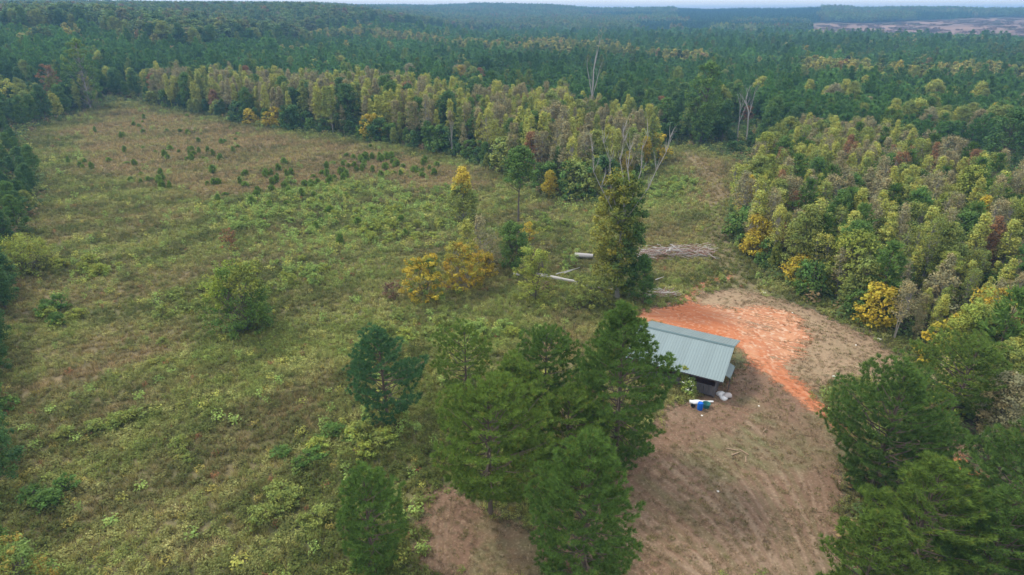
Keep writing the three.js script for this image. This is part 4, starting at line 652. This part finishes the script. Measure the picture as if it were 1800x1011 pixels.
wood(Z.leftEdge, 6.0, 611, 9, 14, [['broad', 0.75], ['poplar', 0.15], ['bush', 0.1]], [['dark', 0.42], ['green', 0.3], ['olive', 0.18], ['rust', 0.06], ['poplar', 0.04]], 'the far left wood edge', 'wood edge at the far left of the field');
wood(Z.leftBank, 4.6, 612, 4.5, 8, [['broad', 0.7], ['bush', 0.3]], [['dark', 0.4], ['green', 0.45], ['olive', 0.15]], 'the left border bank', 'shrubby bank at the left border');
wood(Z.leftSide, 4.2, 613, 6, 9, [['broad', 0.8], ['bush', 0.2]], [['dark', 0.7], ['green', 0.3]], 'the left border wood', 'dark wood along the left border');
wood(Z.rightBrush, 2.5, 616, 6.5, 10, [['bush', 0.8], ['broad', 0.2]], [['lime', 0.35], ['olive', 0.35], ['yellow', 0.15], ['pale', 0.15]], 'the leaning-pine brush', 'brush behind the leaning pine');
wood(Z.backEdge, 6.2, 614, 10, 15, [['broad', 0.8], ['bush', 0.2]], [['dark', 0.45], ['green', 0.4], ['olive', 0.1], ['rust', 0.05]], 'the wood behind the track', 'broad trees behind the top of the grassy track');
wood(Z.corner, 6.5, 615, 7, 12, [['broad', 0.6], ['poplar', 0.4]], [['dark', 0.3], ['green', 0.4], ['poplar', 0.3]], 'the far field corner', 'trees in the far left corner of the field');
broadAt('oak_tree', 160, 192, 68, 62, { cb: 0.12, seed: 630, clumps: 130, leaves: 44, leaf: 0.5, clump: 1.2, profile: (t) => 0.8 * dome(t) + 0.1, colour: (x, t, z, R) => (t > 0.72 ? [1.5, 1.25, 1] : [1, 1, 1]) }, L.green, B.grey, 'tallest tree of the far left wood edge, yellowish at the top', 'tree');
broadAt('rusty_tree', 103, 190, 110, 40, { cb: 0.2, seed: 631, clumps: 80, leaves: 34, leaf: 0.45, clump: 1.0, profile: dome, limbs: 1 }, L.rust, B.grey, 'rusty pink tree left of the tallest tree at the far left edge', 'tree');
broadAt('yellow_tree', 28, 205, 138, 56, { cb: 0.2, seed: 632, clumps: 80, leaves: 40, leaf: 0.45, clump: 1.1, profile: dome }, L.poplar, B.dark, 'yellow-green tree at the far left border of the photo', 'tree');
broadAt('tall_green_tree', 1232, 254, 108, 74, { cb: 0.1, seed: 633, clumps: 160, leaves: 44, leaf: 0.48, clump: 1.2, profile: (t) => 0.85 * dome(t) + 0.08 }, L.green, B.dark, 'tall full green tree left of the two white dead trees', 'tree');
broadAt('oak_tree', 1165, 244, 172, 48, { cb: 0.1, seed: 634, clumps: 110, leaves: 44, leaf: 0.45, clump: 1.1, profile: dome }, L.green, B.dark, 'dark rounded tree left of the tall full green tree', 'tree');
broadAt('tall_green_tree', 1745, 330, 190, 84, { cb: 0.1, seed: 635, clumps: 160, leaves: 46, leaf: 0.48, clump: 1.2, profile: dome }, L.dark, B.dark, 'big rounded dark green tree standing among plantation pines at right', 'tree');
broadAt('round_yellow_bush', 1745, 632, 520, 190, { cb: 0.03, seed: 636, clumps: 190, leaves: 50, leaf: 0.34, clump: 0.85, profile: dome, stems: 5, colour: (x, t, z, R) => (R() < 0.35 ? [1.5, 0.95, 0.7] : [1, 1, 1]) }, L.lime, B.dark, 'big rounded yellow-green tree above the leaning pine', 'tree');
broadAt('yellow_tree', 1330, 452, 376, 62, { cb: 0.06, seed: 637, clumps: 80, leaves: 38, leaf: 0.34, clump: 0.75, profile: cone, stems: 3, limbs: 1 }, L.yellow, B.grey, 'brightest yellow tree on the edge beside the grassy track', 'tree');
broadAt('full_green_tree', 1478, 520, 400, 92, { cb: 0.05, seed: 638, clumps: 150, leaves: 48, leaf: 0.36, clump: 0.95, profile: dome, stems: 2 }, L.lime, B.dark, 'full yellow-green tree at the front of the right-hand wood', 'tree');
broadAt('full_green_tree', 1510, 545, 455, 62, { cb: 0.03, seed: 639, clumps: 90, leaves: 46, leaf: 0.34, clump: 0.8, profile: dome, stems: 3 }, L.olive, B.dark, 'olive shrub tree right below the full yellow-green tree', 'tree');
broadAt('small_red_tree', 1652, 380, 336, 26, { cb: 0.1, seed: 640, clumps: 40, leaves: 34, leaf: 0.36, clump: 0.7, profile: cone }, L.rust, B.dark, 'narrow brick-red tree deep in the right-hand wood', 'tree');
broadAt('pale_tree', 1640, 560, 478, 80, { cb: 0.05, seed: 641, clumps: 90, leaves: 26, leaf: 0.32, clump: 0.8, profile: dome, stems: 3, limbs: 1 }, L.pale, B.grey, 'pale half-bare tree above the big rounded yellow-green tree', 'tree');
broadAt('pine_like_tree', 1790, 545, 420, 110, { cb: 0.03, seed: 642, clumps: 150, leaves: 60, leaf: 0.34, clump: 0.9, profile: (t) => 0.5 * cone(t) + 0.5 * dome(t) }, L.cedar, B.pine, 'dark evergreen at the right border above the rounded tree', 'evergreen tree');

// plantation: rows of pines; the nearest are single things, the rest one mass
const FRONT = [[0, 152], [100, 152], [190, 150], [260, 150], [400, 158], [600, 176], [800, 196], [950, 208], [1080, 206], [1190, 196], [1300, 206], [1400, 238], [1500, 258], [1600, 272], [1700, 322], [1800, 372], [1900, 400]];
const STRIP = [[470, 78], [560, 82], [650, 84], [780, 94], [900, 100], [1050, 110], [1150, 117], [1250, 130], [1320, 140], [1430, 156], [1600, 158], [1830, 166]];
const HILL = [[-0.85, 560], [-0.7, 545], [-0.59, 520], [-0.505, 450], [-0.42, 520], [-0.32, 590], [-0.236, 780], [-0.1, 1000], [0, 1150]];
const plantable = (x, z) => { const a = x / -z; return a > -0.82 && a < 0.86 && z < -120; };
const stand = [], hard = [], hillTrees = [];
{
  const R = rngOf(801);
  for (let d0 = 190; d0 < 1150;) {
    const gap = d0 < 420 ? 3.3 : d0 < 700 ? 3.9 : 4.8, z = -d0; d0 += gap;
    for (let a = -0.82 * d0; a < 0.86 * d0; a += gap) {
      const x = a + (R() - 0.5) * gap * 0.7, zz = z + (R() - 0.5) * gap * 0.6; if (!plantable(x, zz)) continue;
      const d = Math.hypot(x, zz), az = x / -zz; if (az < 0 && d > along(HILL, az)) continue; if (d > 1135 - 120 * sstep(0.36, 0.42, az)) continue;
      const [px, py] = pixel(x, height(x, zz), zz); if (py > along(FRONT, px)) continue;
      const sy = along(STRIP, px) + 5 * Math.sin(px / 60), half = 4 + 3 * vn(px / 70, 5) + (px > 1380 ? 2 : 0);
      if (px > 470 && Math.abs(py - sy) < half + (px > 900 && px < 1120 ? 5 : 0)) { if (vn(x / 38 + 11, zz / 38) > 0.36) { if (R() < 0.42 * gap / 3.3) hard.push([x, zz, d, R()]); continue; } }
      if (vn(x / 26 + 70, zz / 26) > 0.86) { if (R() < 0.2) hard.push([x, zz, d, R()]); continue; }
      if (R() < 0.004) { hard.push([x, zz, d, R()]); continue; }
      if (R() < 0.02) continue;
      stand.push([x, zz, d, gap / 3.3]);
    }
  }
  for (let d0 = 420; d0 < 1500; d0 += 7.5) for (let x0 = -0.84 * d0; x0 < 0.05 * d0; x0 += 7.5) { const x = x0 + (R() - 0.5) * 6.5, z = -d0 + (R() - 0.5) * 6.5, d = Math.hypot(x, z), az = x / -z; if (az < -0.82 || d < along(HILL, az) + 20 * (vn(az * 30, 2) - 0.5)) continue; if (R() < 0.62) hillTrees.push([x, z, d, R()]); }
}
stand.sort((a, b) => a[2] - b[2]); hard.sort((a, b) => a[2] - b[2]); hillTrees.sort((a, b) => a[2] - along(HILL, a[0] / -a[1]) - b[2] + along(HILL, b[0] / -b[1]));
const shapesToMass = (shapes) => shapes.map((s) => mergeGeometries([s.trunk, s.crown]));
function mass(name, geos, mat, list, label, matrixOf, colourOf) {        // one InstancedMesh a variant, together one thing
  const g = new THREE.Group(); g.name = name; scene.add(tag(g, label, name.split('_').slice(-1)[0], null, 'stuff'));
  const M = new THREE.Matrix4(), Q = new THREE.Quaternion(), UPV = new THREE.Vector3(0, 1, 0), p = new THREE.Vector3(), s = new THREE.Vector3(), c = new THREE.Color(), R = rngOf(name.length * 97 + list.length);
  geos.forEach((geo, v) => {
    const mine = list.filter((_, i) => i % geos.length === v); if (!mine.length) return;
    const im = shadowed(new THREE.InstancedMesh(geo, mat, mine.length)); im.name = name + '_part'; im.userData.kind = 'stuff';
    mine.forEach((t, i) => { const [sx, sy] = matrixOf(t, R); Q.setFromAxisAngle(UPV, R() * 6.2832); p.set(t[0], height(t[0], t[1]) - 0.03, t[1]); s.set(sx, sy, sx); im.setMatrixAt(i, M.compose(p, Q, s)); const k = colourOf(t, R); c.setRGB(k[0], k[1], k[2]); im.setColorAt(i, c); });
    g.add(im);
  });
}
{
  const N = 280, R = rngOf(820);
  stand.slice(0, N).forEach(([x, z], i) => { const [px, py] = pixel(x, height(x, z), z), q = R(), yel = R() < 0.14; copy(plantationG[i % 3], 'plantation_pine', x, z, R() * 6.28, 0.95 + R() * 0.3, 0.85 + q * 0.35, `${sizeWord(q)}${yel ? 'yellowish' : 'dark green'} pine ${spot(px, py, 900, 1800, 200, 330)} its nearest rows`, 'pine tree', 'nearest rows of the pine plantation', yel ? L.pineYellow : L.plantation); });
  mass('pine_plantation', shapesToMass(plantShapes), L.plain, stand.slice(N), 'dense dark green pine plantation stretching to the far hills', (t, r) => { const u = r(), big = u > 0.97 ? 1.35 : 1; return [(0.8 + r() * 0.5) * t[3] * big, (0.78 + u * 0.4) * big * (0.9 + 0.1 * t[3])]; }, (t, r) => { const k = (0.72 + r() * 0.5) * (0.78 + 0.5 * fbm(t[0] / 90, t[1] / 90, 2)), w = r() < 0.07 ? 1.8 : 1; return [0.12 * k * w, 0.25 * k * (w > 1 ? 1.15 : 1), 0.06 * k]; });
}
const farBroad = [0, 1, 2].map((k) => broadShape({ h: 14, r: 4.2, cb: 0.12, seed: 830 + k, clumps: 46, leaves: 15, leaf: 1.0, clump: 1.25, profile: dome, limbs: 0.1, fill: 0.35 }));
const autumn = (u) => (u < 0.34 ? [0.34, 0.33, 0.1] : u < 0.58 ? [0.25, 0.27, 0.075] : u < 0.63 ? [0.34, 0.24, 0.1] : u < 0.85 ? [0.15, 0.21, 0.055] : u < 0.91 ? [0.4, 0.36, 0.08] : [0.09, 0.15, 0.05]);
const woods = (u) => (u < 0.42 ? [0.14, 0.22, 0.07] : u < 0.66 ? [0.1, 0.18, 0.06] : u < 0.86 ? [0.16, 0.2, 0.065] : u < 0.94 ? [0.19, 0.19, 0.075] : u < 0.96 ? [0.24, 0.17, 0.08] : [0.21, 0.25, 0.07]);
{
  const looks = ['poplar', 'olive', 'pale', 'green', 'orange', 'rust'], N = 110, R = rngOf(840);
  hard.slice(0, N).forEach(([x, z]) => { const look = pick(R, [['olive', 0.3], ['poplar', 0.34], ['pale', 0.1], ['green', 0.22], ['orange', 0.02], ['rust', 0.02]]), px = pixel(x, 0, z)[0]; treeOf('broad', look, x, z, 11 + R() * 4, R, `${LOOK[look]} broadleaf tree rising ${spot(px, pixel(x, height(x, z), z)[1], 0, 1800, 90, 330)} the pine plantation`, 'broadleaf trees among the plantation pines'); });
  mass('hardwood_strip_trees', shapesToMass(farBroad), L.plain, hard.slice(N), 'strips of yellowing broadleaf trees winding through the pine plantation', (t, r) => [0.7 + r() * 0.4, 0.75 + r() * 0.4], (t, r) => { const c = autumn(t[3]), k = 0.8 + r() * 0.4; return c.map((v) => v * k); });
  const M = 60; hillTrees.slice(0, M).forEach(([x, z]) => { const look = pick(R, [['dark', 0.5], ['green', 0.3], ['olive', 0.2]]); const q = R(); treeOf('broad', look, x, z, 17 + q * 5, R, `${sizeWord(q)}${LOOK[look]} tree ${SIDE[Math.floor(clamp(pixel(x, height(x, z), z)[0] / 650, 0, 0.999) * 7)]} of the front of the hillside wood`, 'front trees of the hillside wood'); });
  mass('hillside_wood', shapesToMass(farBroad), L.plain, hillTrees.slice(M), 'broadleaf wood covering the hillside at upper left', (t, r) => [1.3 + r() * 0.6, 1.15 + r() * 0.5], (t, r) => { const c = woods(t[3]), k = 0.8 + r() * 0.4; return c.map((v) => v * k); });
}
growWaiting(290);
{ // the far country: clumps of several crowns
  const clumpOf = (seed, pine) => { const R = rngOf(seed), C = new MB(); for (let q = 0; q < 9; q++) { const cx = (q % 3 - 1) * 7 + (R() - 0.5) * 5, cz = ((q / 3 | 0) - 1) * 7 + (R() - 0.5) * 5, h = (pine ? 12 : 14) * (0.75 + R() * 0.5), r = pine ? 2.6 : 4.2, tone = 0.75 + R() * 0.5; for (let k = 0; k < 70; k++) { const t = R(), an = R() * 6.28, rr = r * (pine ? Math.pow(1 - t, 0.8) : dome(t)) * Math.pow(R(), 0.35), v = tone * (0.75 + R() * 0.5), nx = Math.cos(an) * 0.7 + (R() - 0.5), nz = Math.sin(an) * 0.7 + (R() - 0.5), ny = 0.5 + R(), m = Math.hypot(nx, ny, nz); C.leaf(cx + Math.cos(an) * rr, h * lerp(0.2, 1, t), cz + Math.sin(an) * rr, nx / m, ny / m, nz / m, 2.1, 1.5, R() * 6.28, v, v, v * (0.95 + R() * 0.1)); } } return C.geo(); };
  const R = rngOf(850), pineList = [], woodList = [];
  for (let d0 = 1060; d0 < 3300;) {
    const gap = d0 < 1700 ? 15 : 19; d0 += gap;
    for (let x0 = -0.8 * d0; x0 < 0.84 * d0; x0 += gap) {
      const x = x0 + (R() - 0.5) * 9, z = -d0 + (R() - 0.5) * 9, d = Math.hypot(x, z), az = x / -z; if (d < (az > 0.4 ? 1010 : 1120) || (az < -0.02 && d < 1480)) continue;
      const isl = az > 0.66 && az < 0.715 && d > 1150 && d < 1200; if ((clearcut(x, z) > 0.25 && !isl) || farField(x, z) > 0.2) continue;
      const pine = (az > 0.24 && az < 0.46 && d > 1480 + 120 * vn(az * 20, 4)) || (az > 0.6 && d > 1900 && d < 2150) || vn(x / 330 + 5, z / 330) > 0.64;
      (pine ? pineList : woodList).push([x, z, d, R()]);
    }
  }
  const slash = []; for (let k = 0; k < 1500; k++) { const a = 0.4 + R() * 0.42, d0 = 980 + R() * 1200, x = a * d0, z = -d0; if (clearcut(x, z) > 0.6 && vn(x / 35, z / 35) > 0.42) slash.push([x, z, 0, R()]); }
  mass('clearcut_slash', [clumpOf(865, false)], L.plain, slash, 'brown brush and slash left on the distant clearcut', (t, r) => [0.5 + r() * 0.5, 0.08 + r() * 0.16], (t, r) => { const k = 0.7 + r() * 0.6; return t[3] < 0.75 ? [0.2 * k, 0.125 * k, 0.095 * k] : [0.15 * k, 0.14 * k, 0.07 * k]; });
  mass('distant_pine_forest', [clumpOf(861, true), clumpOf(862, true)], L.plain, pineList, 'bluish pine woods on the distant ridges', (t, r) => [1 + r() * 0.2, 0.9 + r() * 0.35], (t, r) => { const k = 0.85 + r() * 0.3; return [0.06 * k, 0.15 * k, 0.05 * k]; });
  mass('distant_hardwood_forest', [clumpOf(863, false), clumpOf(864, false)], L.plain, woodList, 'hazy mixed woods on the distant ridges', (t, r) => [1 + r() * 0.25, 0.9 + r() * 0.5], (t, r) => { const c = woods(t[3]), k = 0.85 + r() * 0.3; return c.map((v) => v * k); });
}

// ------------------------------------------------------------------ weeds and grass over the near ground
{
  const R = rngOf(900);
  const grass = [0, 1].map((k) => { const m = new MB(), r = rngOf(910 + k); for (let q = 0; q < 26; q++) { const an = r() * 6.28, d = r() * 0.22, x = Math.cos(an) * d, z = Math.sin(an) * d, h = 0.25 + r() * 0.35, o = 0.1 + r() * 0.28, b = an + (r() - 0.5) * 1.5, w = 0.022 + r() * 0.02, v = 0.7 + r() * 0.6; m.tri(x - Math.sin(b) * w, 0, z + Math.cos(b) * w, x + Math.sin(b) * w, 0, z - Math.cos(b) * w, x + Math.cos(b) * o, h, z + Math.sin(b) * o, v, v, v * 0.95); } return m.geo(); });
  const forb = [0, 1, 2].map((k) => { const m = new MB(), r = rngOf(920 + k); for (let q = 0; q < 64; q++) { const an = r() * 6.28, t = r(), d = 0.46 * Math.sqrt(r()) * (1 - 0.4 * t), v = 0.68 + r() * 0.64, h = (r() - 0.5) * 0.2; const nx = Math.cos(an) * 0.6 + (r() - 0.5), nz = Math.sin(an) * 0.6 + (r() - 0.5), ny = 0.4 + r(), l = Math.hypot(nx, ny, nz); m.leaf(Math.cos(an) * d, 0.04 + t * 0.6, Math.sin(an) * d, nx / l, ny / l, nz / l, 0.13 + r() * 0.08, 0.065 + r() * 0.04, r() * 6.28, v * (1 + h), v, v * (1 - h)); } return m.geo(); });
  const grasses = [], forbs = [], brights = [];
  const hero = [];
  for (let z = -32; z > -340; z -= 1) for (let x = -225; x < 155; x += 1) {
    const d = Math.hypot(x, z); { const q = pixel(x, 0, z)[0]; if (q < -70 || q > 1870) continue; }
    const f = isField(x, z); if (f < 0.12) continue;
    const bare = isBare(x, z), n = d < 80 ? 5.5 : d < 120 ? 4 : d < 190 ? 2.4 : 1.3;
    for (let k = 0; k < n; k++) {
      if (k + 1 > n && R() > n - k) break;
      const X = x + R(), Zz = z - R(), w = vn(X / 2.3, Zz / 2.3), dry = clamp(isDry(X, Zz) + (fbm((X * 0.76 - Zz * 0.65) / 22, (X * 0.65 + Zz * 0.76) / 7, 3) - 0.46) * 1.7 + (w - 0.5) * 0.4), lush = isLush(X, Zz), path = isPath(X, Zz);
      if (R() < bare * 1.2 || R() < path * 0.75 || R() < dry * 0.22) continue;
      const big = d < 120 ? 1 : d < 190 ? 1.25 : 1.6, t = [X, Zz, d, R(), dry, lush, w, big];
      if (R() < 0.4 + dry * 0.45 - lush * 0.25) grasses.push(t); else if (R() < 0.02 + lush * 0.4 * sstep(0.4, 0.65, w)) brights.push(t); else forbs.push(t);
    }
  }
  const patch = (t) => 0.6 + 0.52 * sstep(0.3, 0.72, 0.62 * vn((t[0] * 0.76 - t[1] * 0.65) / 15 + 31, (t[0] * 0.65 + t[1] * 0.76) / 4.6) + 0.38 * vn(t[0] / 2.4, t[1] / 2.4 + 17));
  const vary = (c, r, q = 0.5) => { const k = 1 - q / 2 + r() * q; return [c[0] * k, c[1] * k, c[2] * k]; };
  const blend = (a, b, t) => a.map((v, i) => lerp(v, b[i], t));
  mass('field_grass', grasses.length ? grass : grass, L.plain, grasses, 'dry tan and olive grass tufts all over the rough field', (t, r) => [(0.8 + r() * 0.7) * t[7], (0.6 + r() * 0.7) * t[7]], (t, r) => vary(blend([0.29, 0.3, 0.085].map((v) => v * patch(t)), [0.4, 0.3, 0.16], clamp(t[4] * 0.8 + (r() - 0.5) * 0.5)), r));
  mass('field_weeds', forb, L.plain, forbs, 'low leafy olive weeds covering the rough field', (t, r) => [(0.7 + r() * 0.8) * t[7], (0.5 + r() * 0.8) * t[7]], (t, r) => { const u = r(); if (u < 0.006) return vary([0.3, 0.15, 0.07], r); if (u < 0.03) return vary([0.34, 0.3, 0.08], r); return vary(blend(blend([0.2, 0.25, 0.058], [0.33, 0.35, 0.11], sstep(0.3, 0.7, t[6]) * r() * 1.4), [0.31, 0.25, 0.125], t[4] * 0.6).map((v) => v * patch(t)), r, 0.6); });
  mass('bright_weeds', forb, L.plain, brights, 'bright yellow-green weeds in patches of the rough field', (t, r) => [(0.9 + r() * 1.1) * t[7], (1.0 + r() * 1.3) * t[7]], (t, r) => vary(r() < 0.25 ? [0.4, 0.42, 0.1] : [0.28, 0.39, 0.1], r));
  const under = []; for (let z = -34; z > -335; z -= 2.2) for (let x = -222; x < 155; x += 2.2) { const X = x + R() * 2.2, Zz = z - R() * 2.2, q = pixel(X, 0, Zz)[0]; if (q < -90 || q > 1890 || isField(X, Zz) > 0.5 || isBare(X, Zz) > 0.4 || yardOf(X, Zz) > 0.4 && X > yx0 && Zz > yz0) continue; under.push([X, Zz, 0, R(), 0, 0, 0]); }
  mass('forest_undergrowth', forb, L.plain, under, 'leafy undergrowth on the forest floor', (t, r) => [2.2 + r() * 2.2, 1.6 + r() * 2], (t, r) => vary(r() < 0.12 ? [0.26, 0.19, 0.09] : r() < 0.3 ? [0.24, 0.28, 0.07] : [0.11, 0.17, 0.05], r));
  // thin dry tufts on the mown ground
  const mown = []; for (let z = -30; z > -112; z -= 1) for (let x = -12; x < 78; x += 1) for (let k = 0; k < 7; k++) { const X = x + R(), Zz = z - R(); if (isBare(X, Zz) < 0.4 || clayOf(X, Zz) > 0.3 + R() * 0.5) continue; if (Math.abs(X) > 0.86 * -Zz + 4 || vn(X / 2.7, Zz / 2.7) < R() * 0.9) continue; mown.push([X, Zz, 0, R()]); }
  mass('mown_stubble', grass, L.plain, mown, 'short dry stubble on the mown ground round the shed', (t, r) => [0.5 + r() * 0.5, 0.16 + r() * 0.25], (t, r) => vary(r() < 0.66 ? [0.28, 0.2, 0.125] : [0.19, 0.17, 0.07], r));
  // single saplings and shrubs of the field
  const sapling = protoOf(pineShape({ h: 2, r: 0.8, cb: 0.05, seed: 950, len: 0.34, wid: 0.07, needles: 8, step: 0.3, gap: 0.3 }), L.sapling, B.pine), shrub = [0, 1].map((k) => protoOf(broadShape({ h: 1.6, r: 1.05, cb: 0.02, seed: 955 + k, clumps: 30, leaves: 42, leaf: 0.17, clump: 0.36, profile: dome, stems: 4 }), L.bright, B.dark));
  const spots = [[265, 320, 8, 30], [330, 270, 10, 50], [370, 258, 8, 40], [450, 330, 12, 70], [520, 320, 12, 60], [640, 288, 12, 40], [680, 275, 10, 40], [720, 300, 9, 30], [250, 230, 8, 60], [540, 345, 10, 60], [610, 310, 8, 40], [150, 290, 6, 60], [600, 400, 8, 80], [760, 300, 4, 20]];
  for (const [px, py, n, sp] of spots) for (let k = 0; k < n * 1.5; k++) { const [x, z] = at(px + (R() + R() - 1) * sp * 1.7, py + (R() + R() - 1) * sp * 0.6); if (isField(x, z) < 0.8) continue; const q = R(), [sx, sy] = pixel(x, 0, z); copy(sapling, 'pine_sapling', x, z, R() * 6.28, 0.5 + R() * 0.5, 0.4 + q * 0.7, `${sizeWord(q)}green pine sapling ${spot(sx, sy, 80, 860, 200, 420)} the upper field`, 'sapling', 'pine saplings scattered over the field'); }
  const where = (px, py) => (px > 1000 ? 'by the grassy track' : py < 440 ? 'in the lush middle of the field' : py < 620 ? 'in the lower middle of the field' : 'near the foreground pines');
  const patches = [[620, 370, 60, 130, 'bright'], [690, 400, 44, 100, 'lime'], [420, 385, 24, 90, 'bright'], [780, 350, 14, 60, 'bright'], [530, 480, 14, 60, 'bright'], [1180, 335, 30, 50, 'bright'], [860, 590, 14, 60, 'bright'], [700, 590, 12, 90, 'olive'], [960, 400, 10, 40, 'bright'], [560, 790, 6, 110, 'green'], [650, 780, 6, 70, 'olive'], [100, 560, 10, 70, 'green'], [160, 480, 12, 70, 'lime'], [330, 560, 10, 150, 'olive'], [1280, 278, 6, 20, 'bright'], [1500, 640, 8, 60, 'olive'], [1570, 700, 8, 40, 'green'], [500, 900, 8, 130, 'olive'], [230, 760, 8, 170, 'olive'], [100, 880, 4, 50, 'green']];
  for (const [px, py, n, sp, look] of patches) for (let k = 0; k < n; k++) { const qx = px + (R() + R() - 1) * sp, qy = py + (R() + R() - 1) * sp * 0.4, [x, z] = at(qx, qy); if (isField(x, z) < 0.8 || isBare(x, z) > 0.5) continue; const s = 0.6 + R() * 0.8; copy(shrub[k % 2], 'field_shrub', x, z, R() * 6.28, s * 1.0, s * (0.6 + R() * 0.5), `${sizeWord(s * 1.4 - 0.7)}${LOOK[look] ?? 'bright green'} shrub ${px > 1000 ? 'track-side, ' : ''}${spot(qx, qy, 0, px > 1000 ? 1800 : 900, 280, 1011)} the weedy field`, 'shrub', 'low shrubs scattered over the field', R() < 0.2 ? L.lime : L[look]); }
  console.log('grass', grasses.length, 'forbs', forbs.length, 'bright', brights.length, 'mown', mown.length, 'stand', stand.length, 'hard', hard.length, 'hill', hillTrees.length);
}
scene.traverse((o) => { if (o.isMesh) o.castShadow = o.receiveShadow = true; });
console.log('top', scene.children.length);
renderer.render(scene, camera);
